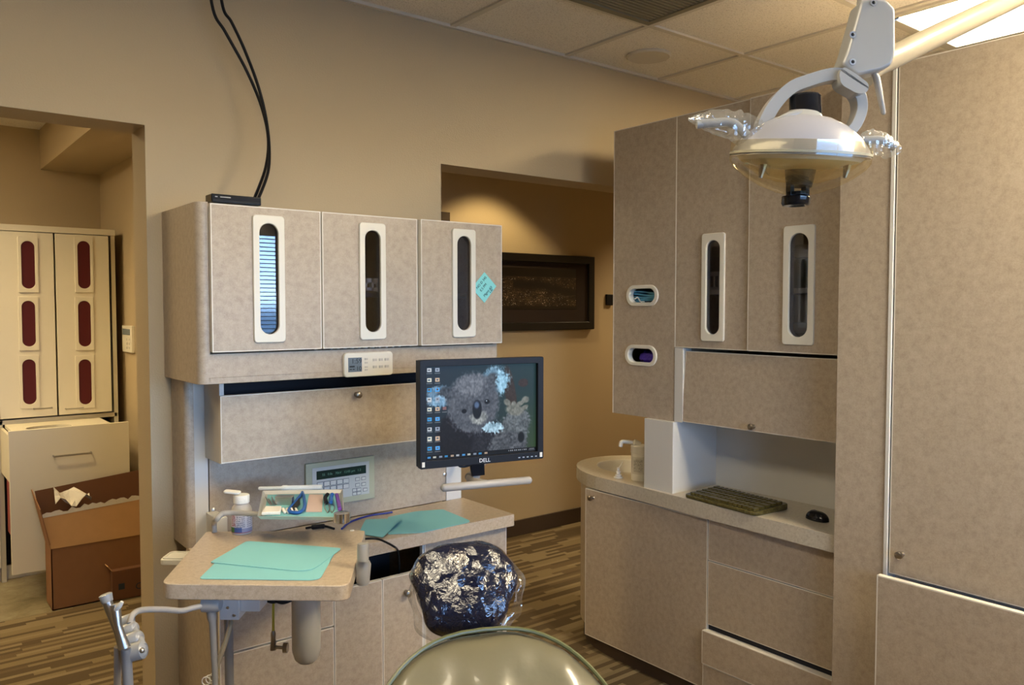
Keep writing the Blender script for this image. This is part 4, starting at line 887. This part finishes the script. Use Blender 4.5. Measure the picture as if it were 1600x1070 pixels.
cable([D(362, 966, 1.98), D(358, 985, 1.96), D(343, 1030, 1.95), D(332, 1062, 1.95), D(318, 1130, 1.95)], .006, 'tan_hose', 'thin tan hose slanting down under the side table', 'hose', BRASSH)
m = MB(); 
for k in range(3):
    rr_ = .010; c = D(334-6*k, 1058+3*k, 1.945); m.tube([c+R0*rr_*math.cos(t_)+UP*rr_*math.sin(t_) for t_ in [2*math.pi*q/12 for q in range(13)]], .0016, 6)
tag(m.build('cable_tie', CREAM, smooth=True), 'white cable tie looped round the tan hose', 'cable tie')
bp_ = D(478, 935, 2.08); zb1 = D(478, 1034, 2.08).z; wb = thing('water_bottle', 'long milky plastic bottle hanging under the side table', 'bottle', bp_)
L_ = TZ-.038-zb1
MB().lathe([(.0, 0), (.022, 0), (.030, .008), (.036, .030), (.0365, .07), (.036, L_-.05), (.031, L_-.022), (.022, L_-.008), (.022, L_)], (bp_.x, bp_.y, zb1)).build('bottle_body', BOTTLE, wb, smooth=True)
MB().lathe([(.0, -.003), (.020, -.002), (.024, .004), (.02, .008)], (bp_.x, bp_.y, zb1)).build('bottom_cap', pbr('brown_cap', (.25, .19, .15), .5), wb, smooth=True)
m = MB(); yv = D(427, 985, 2.1); m.tube([D(428, 928, 2.1), D(427, 950, 2.1), yv], .0035, 8); tag(m.build('yellow_tube', YELT, smooth=True), 'thin yellow tube hanging under the side table to a valve', 'tube')
va = thing('valve', 'small dark metal shut-off valve hanging under the side table', 'valve', yv)
m = MB(); m.tube([yv+UP*.0, yv-UP*.008, yv-UP*.02, yv-UP*.05], [.004, .007, .006, .008], 12); m.build('valve_body', BRONZE, va, smooth=True)
q2 = D(443, 1012, 2.09); m = MB(); m.tube([yv-UP*.042, q2, q2+R0*.006], [.004, .004, .012], 12); m.tube([q2+R0*.0, q2+R0*.011], .013, 12); m.build('valve_knob', BRONZE, va, smooth=True)
m = MB(); 
for k, (a_, b_) in enumerate(((410, 930), (418, 934), (425, 929), (433, 935), (440, 930))): m.tube(smooth_path([D(a_-8, b_, 2.05), D(a_+8, b_+6, 2.05), D(a_+25, b_+1, 2.07)]), .005, 8)
tag(m.build('hose_bundle', BLACK, smooth=True), 'bundle of dark hoses tucked beneath the side table', 'hoses')
# cup holders on the right edge of the table
ch = thing('cup_holder', 'white cylindrical instrument holders clipped to the right edge of the side table', 'holder', D(568, 880, 2.02))
c3 = D(567, 849, 2.02); MB().tube([c3, D(567, 853, 2.02), D(567, 876, 2.02)], [.013, .0145, .0145], 18).build('upper_holder', LAMPW, ch, smooth=True)
c3 = D(568, 876, 2.04); MB().tube([c3, D(568, 881, 2.04), D(567, 908, 2.04), D(567, 913, 2.04)], [.015, .019, .017, .014], 18).build('lower_holder', LAMPW, ch, smooth=True)
# gooseneck with instrument holder
gn = thing('instrument_holder', 'white four-slot instrument holder on a bent grey arm at lower left', 'holder', D(205, 985, 1.72))
MB().tube(smooth_path([c2, D(300, 950, 1.90), D(283, 954, 1.88), D(255, 952, 1.84), D(222, 953, 1.79), D(208, 960, 1.76), D(203, 975, 1.74)]), .0068, 12).build('bent_arm', PIPEW, gn, smooth=True)
Hs = [(201, 967, 1.76), (206, 981, 1.74), (212, 996, 1.72), (216, 1014, 1.70)]
for k, (u, v_, d) in enumerate(Hs):
    a_ = D(u-15-k, v_+7, d); b_ = D(u+6+k*1.5, v_, d); r_s = .0135+.0018*k; dd_ = (b_-a_).normalized()
    MB().tube([a_, a_+dd_*.003, b_-dd_*.004, b_, b_+dd_*.003], [r_s*.85, r_s, r_s, r_s*.8, r_s*.4], 16).build('slot', LAMPW, gn, smooth=True)
b_ = D(222, 1016, 1.685); MB().ell(b_, .0055, .0055, .0055, 12, 8).build('end_screw', STEEL, gn, smooth=True)
MB().tube([D(205, 972, 1.75), D(224, 1010, 1.70)], .008, 10).build('back_rail', LAMPW, gn, smooth=True)
hp = thing('suction_handpiece', 'grey suction handpiece with pale round tip standing in the holder, left one', 'handpiece', D(180, 1000, 1.70))
MB().tube([D(166, 937, 1.70), D(172, 952, 1.70), D(184, 985, 1.70), D(192, 1012, 1.70)], [.0105, .010, .0085, .009], 16).build('handpiece_body', STEEL, hp, smooth=True)
MB().tube([D(164, 927.5, 1.70), D(164.5, 929, 1.70), D(168, 940, 1.70)], [.009, .0135, .0115], 18).build('tip', LAMPW, hp, smooth=True)
MB().tube(smooth_path([D(184, 1010, 1.71), D(184, 1040, 1.72), D(184, 1090, 1.74), D(190, 1200, 1.76)]), .0075, 12).build('hose', PIPEW, hp, smooth=True)
hp = thing('syringe_handpiece', 'steel air-water handpiece with thumb lever standing in the holder, right one', 'handpiece', D(190, 1000, 1.67))
MB().tube([D(179, 944, 1.67), D(181, 952, 1.67), D(184, 975, 1.67), D(189, 992, 1.67), D(195, 1012, 1.67)], [.0085, .010, .0075, .0085, .012], 16).build('handpiece_body', STEEL, hp, smooth=True)
MB().tube([D(181, 952, 1.665), D(187, 946, 1.66), D(191, 940, 1.66)], [.005, .0055, .0035], 10).build('thumb_lever', CREAM, hp, smooth=True)
MB().tube(smooth_path([D(196, 1012, 1.68), D(198, 1035, 1.69), D(201, 1090, 1.70), D(205, 1200, 1.72)]), .0105, 12).build('hose', PIPED, hp, smooth=True)
# sheets on the table
sheet([(310.7, 904.6), (499, 907), (522, 866), (400, 850), (338, 878)], TZ+.001, [.012, .03, .005, .005, .005], 'lower teal paper sheet on the side table, mostly covered')
sheet([(328, 879), (484, 894.5), (534, 857), (386, 845.5)], TZ+.003, [.008, .05, .012, .015], 'upper teal paper sheet on the side table, lying over another', th=.0015)
# mouthwash-like bottle
bp2 = PZ(378, 832, TZ); bo = thing('pill_bottle', 'white flip-top bottle with printed label at the back of the side table', 'bottle', bp2)
MB().lathe([(.027, 0), (.029, .003), (.029, .066), (.026, .076), (.020, .084), (.017, .087), (.017, .090)], bp2).build('bottle_body', pbr('translucent_white', (.66, .62, .58), .35, trans=.3), bo, smooth=True)
MB().lathe([(.022, .088), (.0225, .089), (.0225, .108), (.021, .111), (0, .112)], bp2).build('cap', COTT, bo, smooth=True)
t0 = bp2+Vector((0, 0, .112)); lm = Matrix((R0, F0, Vector((0, 0, 1)))).transposed().to_4x4(); lm.translation = t0
MB(lm).prism(rrect(.046, .030, .010, 5, -.026, 0), lambda a_, b_, d_: (a_, b_, .001+(-a_)*.10+(.006 if d_ else 0))).build('flip_lid', COTT, bo, bevel=.002)
def lf2(u_, v_):
    im = np.tile(np.array([205., 200, 205]), (*u_.shape, 1)); r4 = np.random.default_rng(3); g = r4.random(u_.shape)
    im[(v_ < .03)] = (150, 60, 80)
    rows = (np.floor(v_*20) % 2 == 1) & (v_ > .08) & (v_ < .70); im[rows & (u_ > .30) & (u_ < .62) & (g > .35)] = (110, 110, 125); im[rows & (u_ > .68) & (u_ < .95) & (g > .35)] = (120, 120, 135)
    im[(v_ > .10) & (v_ < .66) & (u_ > .06) & (u_ < .26) & (g > .55)] = (170, 70, 85)
    im[(v_ > .72) & (u_ < .22)] = (70, 120, 60); im[(v_ > .72) & (u_ >= .22) & (u_ < .5)] = (70, 95, 150); im[(v_ > .76) & (u_ >= .5)] = (150, 150, 175); im[(v_ > .96)] = (150, 70, 90); return im
ang = math.atan2(-bp2.y, -bp2.x); lab(bp2.x, bp2.y, .0293, TZ+.006, TZ+.062, ang-1.35, ang+1.35, lf2, bo)
# white cup rest at left behind the table
cr_ = D(278, 868, 2.28); m4 = Matrix((R0, F0, Vector((0, 0, 1)))).transposed().to_4x4(); m4.translation = cr_
tr2 = thing('small_dish', 'small cream dish on a bracket left of the side table', 'dish', cr_)
MB(m4).prism(rrect(.075, .075, .014, 5), XY(-.016, 0)).build('dish_base', CREAM, tr2, bevel=.003); MB(m4).ring(rrect(.066, .066, .012, 5), rrect(.058, .058, .010, 5), XY(0, .003)).build('dish_rim', CREAM, tr2)
MB(m4).box(.0, .09, .03, .05, -.014, -.004).build('dish_bracket', CREAM, tr2)

# ------------------------------------------------------------------ instrument tray and contents
RZ = .985
tr = [PZ(u, v_, RZ) for u, v_ in ((402, 806), (538, 808), (536, 764), (410, 766))]
tray = thing('instrument_tray', 'metal instrument tray on a curved tube arm behind the side table', 'tray', sum(tr, Vector())/4)
tc_ = sum(tr, Vector())/4
inn = [tc_+(p_-tc_)*.93-Vector((0, 0, .010)) for p_ in tr]; out2 = [tc_+(p_-tc_)*.98 for p_ in tr]
m = MB(); V = tr + out2 + inn + [p_-Vector((0, 0, .002)) for p_ in inn]
m.add(V, [(0, 1, 5, 4), (1, 2, 6, 5), (2, 3, 7, 6), (3, 0, 4, 7), (4, 5, 9, 8), (5, 6, 10, 9), (6, 7, 11, 10), (7, 4, 8, 11), (8, 9, 10, 11), (15, 14, 13, 12), (0, 12, 13, 1), (1, 13, 14, 2), (2, 14, 15, 3), (3, 15, 12, 0)])
m.build('tray_pan', pbr('pale_steel', (.62, .60, .55), .35, metal=.4), tray, bevel=.0015)
tz = RZ-.010
mt = [tc_+(p_-tc_)*.86 for p_ in tr]; m = MB(); m.prism([(p_.x, p_.y) for p_ in mt], XY(tz+.0003, tz+.0015)); tag(m.build('tray_liner', TEAL), 'teal paper liner in the instrument tray', 'paper')
a_ = PZ(335, 832, TZ); top_ = D(336, 806, 2.22)
MB().tube(smooth_path([a_, a_+Vector((0, 0, .03)), D(338, 812, 2.24), D(347, 803, 2.25), D(362, 801, 2.27), D(400, 803, 2.27), D(430, 806, 2.30)]), .0075, 12).build('tube_arm', PIPEW, tray, smooth=True)
cc = D(534, 807, 2.16); MB().tube([cc+UP*.012, cc+UP*.010, cc-UP*.014, cc-UP*.017], [.018, .022, .022, .016], 24).build('swivel_cup', CHROME, tray, smooth=True)
bb = PZ(337, 818, .90); m = MB(); m.box(.815, .85, 2.50, PYL, .802, .90); tag(m.build('arm_bracket', CREAM, bevel=.004), 'white bracket block on the service panel by the screw', 'bracket')
def TP(u, v_, dz=0): return PZ(u, v_, tz+dz)
a_, b_ = PZ(404, 763, RZ+.006), PZ(503, 761, RZ+.006); m = MB(); m.tube([a_, a_.lerp(b_, .02), a_.lerp(b_, .36), a_.lerp(b_, .38), a_.lerp(b_, .44), a_.lerp(b_, .46), b_], [.004, .0058, .0058, .0085, .0085, .0075, .0075], 14)
tag(m.build('suction_tip', COTT, smooth=True), 'long white plastic suction tip lying across the back of the tray', 'suction tip')
c = TP(445, 782, .012); m = MB(Matrix.Translation(c) @ Matrix.Rotation(math.radians(-38), 4, 'Z')); m.box(-.024, .024, -.012, .012, -.011, .011); m.box(-.026, .026, -.014, .014, .0112, .014); tag(m.build('bur_block', STEEL, bevel=.002), 'small metal bur block in the tray below the suction tip', 'instrument')
m = MB()
A = [TP(u, v_, .008) for u, v_ in ((452, 795), (470, 773), (473, 770), (476, 790), (468, 800), (452, 799))]; m.tube(smooth_path(A+[A[0]]), .0045, 8)
gg = thing('dental_goggles', 'blue-rimmed item with black lens lying in the middle of the tray', 'goggles', TP(462, 788)); m.build('rim', BLUE, gg, smooth=True)
m = MB(); P5 = [TP(u, v_, .010) for u, v_ in ((451, 796), (468, 776), (469, 786), (462, 796), (453, 799))]; m.add(P5+[p_-Vector((0, 0, .004)) for p_ in P5], [(0, 1, 2, 3, 4), (9, 8, 7, 6, 5)]+[(i, (i+1) % 5, 5+(i+1) % 5, 5+i) for i in range(5)]); m.build('lens', GLOSSB, gg)
P5 = [TP(u, v_, .004) for u, v_ in ((478, 799), (503, 799), (505, 772), (483, 772))]; m = MB(); m.add(P5+[p_-Vector((0, 0, .002)) for p_ in P5], [(0, 1, 2, 3), (7, 6, 5, 4)]+[(i, (i+1) % 4, 4+(i+1) % 4, 4+i) for i in range(4)]); tag(m.build('mixing_pad', PINK), 'pale pink mixing pad in the right half of the tray', 'pad')
P5 = [TP(u, v_, .012) for u, v_ in ((408, 800), (438, 799), (440, 790), (415, 790))]; m = MB(); m.add(P5+[p_-Vector((0, 0, .010)) for p_ in P5], [(0, 1, 2, 3), (7, 6, 5, 4)]+[(i, (i+1) % 4, 4+(i+1) % 4, 4+i) for i in range(4)]); tag(m.build('gauze_pad', COTT, bevel=.003), 'folded white gauze pad at the front left of the tray', 'gauze')
for k in range(4):
    a_ = TP(442+6.5*k, 795, .006); b_ = TP(445+6.2*k, 800.5, .006)
    tag(MB().tube([a_, a_.lerp(b_, .1), a_.lerp(b_, .9), b_], [.003, .005, .005, .003], 10).build('cotton_roll', COTT, smooth=True), 'white cotton roll beside the gauze at the front of the tray', 'cotton roll', 'cotton rolls in the tray')
for k, (uu, mat_, lb) in enumerate(((512, BLACK, 'black-handled clamp at the right side of the tray'), (519, BLUE, 'blue-handled tweezers at the right side of the tray, next to the clamp'))):
    m = MB(); m.tube(smooth_path([TP(uu, 772, .02), TP(uu-4+2*k, 778, .014), TP(uu-2, 785, .010)]), .0058, 8)
    gx_ = thing('tweezers', lb, 'instrument', TP(uu, 785)); m.build('handle', mat_, gx_, smooth=True)
    MB().tube(smooth_path([TP(uu-2, 784, .008), TP(uu-5, 792, .006), TP(uu, 801, .004)]), .0014, 6).build('jaw', STEEL, gx_, smooth=True); MB().tube(smooth_path([TP(uu-1, 784, .008), TP(uu+4, 792, .006), TP(uu, 801, .004)]), .0014, 6).build('jaw', STEEL, gx_, smooth=True)
tag(MB().tube(smooth_path([TP(526, 773, .018), TP(528, 782, .012), TP(531, 795, .008)]), .0055, 10).build('purple_brush', pbr('purple_plastic', (.20, .06, .40), .4), smooth=True), 'purple plastic brush leaning at the right end of the tray', 'brush')
for k in range(4): 
    a_ = TP(415+5*k, 776+3*(k % 2), .006); b_ = TP(423+3*k, 789, .006)
    tag(MB().tube([a_, a_.lerp(b_, .5), b_], [.0015, .0028, .0015], 8).build('steel_instrument', STEEL, smooth=True), 'slim steel hand instrument at the left end of the tray', 'instrument', 'steel instruments in the tray')
o = MB().box(0, 0, 0, 0, 0, 0)
p = PZ(510, 825, .802); m = MB(); m.tube(smooth_path([PZ(478, 825, .806), PZ(492, 823, .812), PZ(508, 822, .808), PZ(522, 826, .806)]), [.004]*6+[.008]*10+[.004]*9, 8); tag(m.build('black_clip', BLACK, smooth=True), 'black clip tool lying on the worktop below the tray', 'clip')
p = PZ(550, 829, TZ); tag(MB().lathe([(.0, .0015), (.006, .0012), (.0065, 0)], p+Vector((0, 0, .0003))).build('white_plug', COTT, smooth=True), 'white round plug on the back right corner of the side table', 'plug')

# ------------------------------------------------------------------ dental chair
cb = thing('dental_chair', 'olive upholstered dental chair with plastic-covered headrest, seen from its foot end', 'chair', (1.30, .55, 0))
top = D(752, 988, 1.60); rec = math.radians(50); hd_ = math.radians(68)      # heading of the chair axis
ax = Vector((math.cos(hd_)*math.cos(rec), math.sin(hd_)*math.cos(rec), math.sin(rec))); wd = Vector((math.sin(hd_), -math.cos(hd_), 0)); th_ = wd.cross(ax)
HL, HW = .36, .28
cc = top - ax*HL; CMx = Matrix((wd, ax, th_)).transposed().to_4x4(); CMx.translation = cc
def cush(v_):
    y = v_.y/HL; tap = 1-.10*max(y, 0); dish = -.035*(1-min(1, (v_.x/HW)**2))*(1 if v_.z > 0 else .3)*(1-.4*abs(y))
    return Vector((v_.x*tap, v_.y, v_.z+dish+.012*noise.noise(v_*9)+.010*noise.noise(Vector((v_.x*26, v_.y*6, 0)))))
m = MB(CMx); m.ell((0, 0, 0), HW, HL, .062, 64, 40, .80, fn=cush); m.build('backrest', LEATH, cb, smooth=True, angle=180)
m = MB(CMx); pts = []
for k in range(61):
    t_ = 2*math.pi*k/60; p_ = lambda x: math.copysign(abs(x)**.80, x); v_ = Vector((HW*p_(math.cos(t_)), HL*p_(math.sin(t_)), 0)); pts.append(Vector((v_.x*(1-.10*max(v_.y/HL, 0))*1.004, v_.y*1.004, .012)))
m.tube(pts, .0045, 8, cap=False); m.build('piping', PIPE, cb, smooth=True)
sd = Vector((math.cos(hd_), math.sin(hd_), 0)); hinge = cc-ax*HL*.92
SM = Matrix((wd, sd, Vector((0, 0, 1)))).transposed().to_4x4(); SM.translation = hinge - sd*.30 + Vector((0, 0, -.02))
m = MB(SM); m.ell((0, 0, 0), .25, .36, .06, 40, 20, .6); m.build('seat', LEATH, cb, smooth=True, angle=180)
m = MB(SM); m.box(-.12, .12, -.20, .25, -SM.translation.z+.03, -.055); m.prism(rrect(.42, .75, .1, 6), lambda a_, b_, d_: (a_, b_, -SM.translation.z+.001+(.03 if d_ else 0))); m.build('pedestal', LAMPW, cb, bevel=.01)
hc = D(727, 921, 1.74); hn = (CAM-hc).normalized(); tl_ = math.radians(35)
hy = (Vector((0, 0, 1))*math.cos(tl_) + F0*math.sin(tl_)).normalized(); hx_ = R0; hzv = hx_.cross(hy)
HM = Matrix((hx_, hy, hzv)).transposed().to_4x4(); HM.translation = hc
def crum(v_):
    n = v_.normalized()
    a_ = noise.noise(v_*11)*.10 + abs(noise.noise(v_*20+Vector((3, 1, 2))))*.06
    s = 1+a_; r = Vector((v_.x*s, v_.y*s, v_.z*(1+a_*1.2))); r.x *= 1+.10*math.sin(4*v_.y/.12); return r
m = MB(HM); m.ell((0, 0, 0), .108, .10, .05, 150, 90, .82, fn=crum); hr = m.build('headrest', BAG, cb, smooth=True, angle=180)
# clear film hanging loose round the rim
m = MB(HM); V = []; NU = 90
for i in range(7):
    for k in range(NU):
        t_ = 2*math.pi*k/NU; n_ = noise.noise(Vector((math.cos(t_)*2.5, math.sin(t_)*2.5, i*.5)))
        R_ = .98 + .028*i*(.8+1.3*n_) ; V.append((.108*R_*math.cos(t_)*1.02, .102*R_*math.sin(t_), -.004-.006*i+.012*noise.noise(Vector((t_*3, i*.7, 0)))))
m.add(V, [[i*NU+k, i*NU+(k+1) % NU, (i+1)*NU+(k+1) % NU, (i+1)*NU+k] for i in range(6) for k in range(NU)]); m.build('plastic_cover', FILM, hr, smooth=True, recalc=False, angle=180, label='clear loose plastic film')
m = MB(); nb = hc - hy*.05 - hzv*.045; m.tube([nb, top-ax*.12-th_*.045], .02, 10); m.build('headrest_bar', STEEL, cb, smooth=True)

# ------------------------------------------------------------------ dental lamp
LD = 1.38; ls = LD/FPX; lc = D(1250, 243, LD)
LM = Matrix((R0, F0, Vector((0, 0, 1)))).transposed().to_4x4(); LM.translation = lc
def Lp(u, v_, dy=0): return Vector(((u-1250)*ls, dy, -(v_-243)*ls))
dlp = thing('dental_lamp', 'white overhead dental lamp with clear shield and wrapped handles, upper right', 'lamp', lc)
tiltM = LM @ Matrix.Rotation(math.radians(2), 4, 'Y') @ Matrix.Rotation(math.radians(7), 4, 'X')
W2 = 107*ls
MB(tiltM).lathe([(W2*.995, -.004), (W2*.96, .010), (W2*.84, .030), (W2*.62, .050), (W2*.40, .062), (W2*.2, .067), (W2*.2, .064), (W2*.6, .046), (W2*.82, .026), (W2*.94, .006)], (0, 0, 0), 56, sy=.8).build('reflector_dome', pbr('frosted_white_dome', (.46, .46, .52), .3, trans=.4, coat=.4), dlp, smooth=True)
MB(tiltM).lathe([(W2, .020), (W2*1.005, 0), (W2, -.012), (W2*.94, -.022), (W2*.78, -.037), (W2*.55, -.052), (W2*.30, -.063), (W2*.18, -.066)], (0, 0, 0), 56, sy=.8).build('clear_shield', SHIELD, dlp, smooth=True)
MB(tiltM).lathe([(W2*.96, -.001), (W2*1.01, -.001), (W2*1.01, .003), (W2*.96, .003), (W2*.96, -.001)], (0, 0, 0), 56, sy=.8).build('rim_band', pbr('shield_rim', (.62, .58, .42), .25, trans=.4), dlp, smooth=True)
MB(tiltM).lathe([(W2*.93, -.002), (W2*.85, -.010), (W2*.6, -.019), (W2*.25, -.024), (0, -.025)], (0, 0, 0), 48, sy=.8).build('reflector', pbr('cream_reflector', (.78, .74, .64), .3), dlp, smooth=True)
MB(tiltM).lathe([(W2*.90, -.002), (W2*.78, -.020), (W2*.55, -.036), (W2*.30, -.045), (W2*.2, -.046)], (0, 0, 0), 40, sy=.8).build('amber_sheen_bowl', SHEEN, dlp, smooth=True)  # bowl added to carry the amber reflections as a tint
MB(LM).tube([Lp(1254, 242), Lp(1252, 250), Lp(1250, 280), Lp(1249, 291)], [.0265, .0275, .0235, .021], 24).build('bulb_housing', BLACK, dlp, smooth=True, angle=30)
m = MB(LM)
for dx in (-.013, .013): m.box((1247-1250)*ls+dx-.003, (1247-1250)*ls+dx+.003, -.012, .012, -(309-243)*ls, -(288-243)*ls)
m.tube([Lp(1247, 300), Lp(1247, 305)], .019, 18); m.build('bulb_clip', BLACK, dlp)
MB(LM).tube([Lp(1245, 306.5), Lp(1245, 308), Lp(1244, 318), Lp(1244, 321)], [.021, .0238, .0235, .021], 28).build('focus_knob', GLOSSB, dlp, smooth=True)
MB(LM).tube([Lp(1258, 182), Lp(1257, 165), Lp(1257, 153), Lp(1257, 150)], [.0265, .0265, .026, .023], 26).build('top_knob', GLOSSB, dlp, smooth=True, angle=30)
MB(LM).tube([Lp(1253, 192), Lp(1254, 186), Lp(1255, 178)], [.040, .034, .028], 28).build('collar', LAMPW, dlp, smooth=True)
m = MB(LM); m.tube(smooth_path([Lp(1196, 216, -.02), Lp(1208, 197, -.025), Lp(1228, 186, -.025), Lp(1253, 183, -.02), Lp(1275, 190, -.01), Lp(1290, 200, -.005)]), [.007]*41, 10); m.build('carry_ring', LAMPW, dlp, smooth=True)
def ribbon(pts, w_, t_, name, mat, parent, yw=.022):
    P = smooth_path(pts, 8); V = []; 
    for i, p_ in enumerate(P):
        T_ = (P[min(i+1, len(P)-1)]-P[max(i-1, 0)]).normalized(); nrm = Vector((-T_.z, 0, T_.x)).normalized()
        ww_ = w_[0]+(w_[1]-w_[0])*i/(len(P)-1)
        for sgn, yy in ((-1, -1), (-1, 1), (1, 1), (1, -1)): V.append(p_+nrm*ww_/2*sgn+Vector((0, yw/2*yy, 0)))
    n = len(P); mb = MB(LM); mb.add(V, [[i*4+k, i*4+(k+1) % 4, (i+1)*4+(k+1) % 4, (i+1)*4+k] for i in range(n-1) for k in range(4)]+[[3, 2, 1, 0], [(n-1)*4+k for k in range(4)]])
    return mb.build(name, mat, parent, bevel=.003)
ribbon([Lp(1190, 206, 0), Lp(1192, 192, 0), Lp(1208, 164, 0), Lp(1232, 141, 0), Lp(1262, 129, 0), Lp(1292, 121, 0), Lp(1312, 122, 0)], (.022, .020), 0, 'yoke_arm', LAMPW, dlp, .030)
ribbon([Lp(1334, 140, .01), Lp(1343, 155, .01), Lp(1344, 175, .01), Lp(1335, 197, .01), Lp(1320, 212, .01)], (.019, .017), 0, 'yoke_arm', LAMPW, dlp, .030)
m = MB(LM); m.prism(round_poly([(p_.x, p_.z) for p_ in (Lp(1299, 122), Lp(1306, 112), Lp(1326, 124), Lp(1346, 139), Lp(1344, 152), Lp(1328, 154), Lp(1303, 140))], .008), XZ(-.026, .010)); m.build('yoke_knuckle', LAMPW, dlp, bevel=.005)
hp_ = [Lp(u, v_) for u, v_ in ((1333, 12), (1349, 7), (1372, 10), (1386, 24), (1387, 92), (1382, 109), (1366, 117), (1330, 125), (1305, 108), (1313, 88), (1326, 40))]
m = MB(LM); m.prism(round_poly([(p_.x, p_.z) for p_ in hp_], .006), XZ(-.022, .026)); m.build('joint_housing', LAMPW, dlp, bevel=.008)
for u, v_ in ((1351, 16), (1320, 64), (1321, 105)):
    m = MB(LM); m.tube([Lp(u, v_, -.0225), Lp(u, v_, -.0240)], .0055, 16); m.tube([Lp(u, v_, -.0240), Lp(u, v_, -.0246)], [.0032, .0018], 6, 1); m.build('housing_screw', [STEEL, BLACK], dlp)
MB(LM).tube([Lp(1385, 40, -.01), Lp(1388, 39, -.01), Lp(1395, 35, -.01)], [.0035, .002, .002], 8).build('side_pin', BRONZE, dlp, smooth=True)
MB(LM).tube([Lp(1363, 116, 0), Lp(1367, 124, 0), Lp(1374, 155, 0), Lp(1379, 177, 0), Lp(1380, 180, 0)], [.005, .0062, .0052, .0042, .002], 14).build('lever', PIPEW, dlp, smooth=True)
MB(LM).tube([Lp(1350, 14), Lp(1352, -10), Lp(1352, -200)], .0165, 20).build('lamp_stem', LAMPW, dlp, smooth=True)
MB(LM).tube(smooth_path([Lp(1384, 96, .10), Lp(1400, 82, .12), Lp(1425, 64, .14), Lp(1480, 36, .18), Lp(1560, -8, .24), Lp(1900, -190, .50)]), [.022]*10+[.0225]*31, 24).build('swing_arm', BEIGE, dlp, smooth=True, label='beige thick swing arm')
MB(LM).tube([Lp(1352, -198), Lp(1600, -205, .22), Lp(1900, -192, .50)], .018, 16).build('upper_link', BEIGE, dlp, smooth=True)
e_ = LM @ Lp(1900, -190, .50); MB().cyl(e_, (e_.x, e_.y, CEIL), .03, .03, 20).lathe([(.03, -.04), (.09, -.03), (.10, 0)], (e_.x, e_.y, CEIL)).build('ceiling_post', BEIGE, dlp, smooth=True)
# handles in clear film
for nm, P, rr in (('left', [(1200, 222), (1185, 228), (1165, 216), (1140, 196), (1110, 196), (1085, 198)], .0075), ('right', [(1340, 222), (1352, 222), (1368, 222), (1385, 228), (1392, 234)], .007)):
    MB(LM).tube(smooth_path([Lp(u, v_, -.015) for u, v_ in P]), rr, 12).build('handle', LAMPW, dlp, smooth=True)
    m = MB(LM); V = []; PP = smooth_path([Lp(u, v_, -.015) for u, v_ in ([(1197, 262), (1193, 245), (1188, 226), (1165, 210), (1140, 200), (1110, 194), (1090, 192), (1072, 190)] if nm == 'left' else [(1336, 226), (1348, 224), (1362, 226), (1378, 230), (1390, 234), (1402, 236)])], 6)
    wl_ = [.016, .026, .034, .030, .026, .020, .012, .002] if nm == 'left' else [.010, .018, .021, .020, .014, .004]
    n = len(PP); NK = 18
    for i, p_ in enumerate(PP):
        f_ = i/(n-1)*(len(wl_)-1); k0 = min(int(f_), len(wl_)-2); w0 = wl_[k0]+(wl_[k0+1]-wl_[k0])*(f_-k0)
        for k in range(NK):
            t_ = 2*math.pi*k/NK; nz = 1+.28*noise.noise(Vector((i*.55, math.cos(t_)*2.2, math.sin(t_)*2.2)))
            V.append(p_+Vector((0, .6*w0*math.cos(t_)*nz, w0*math.sin(t_)*nz)))
    m.add(V, [[i*NK+k, i*NK+(k+1) % NK, (i+1)*NK+(k+1) % NK, (i+1)*NK+k] for i in range(n-1) for k in range(NK)]); m.build('handle_wrap', FILM, dlp, smooth=True, recalc=False, angle=25, label='clear crinkled plastic wrap')
for u in (1183, 1312): MB(LM).tube([Lp(u, 262, -.03), Lp(u, 268, -.03), Lp(u-3, 282, -.03)], [.008, .006, .003], 8).build('shield_latch', BRONZE, dlp)
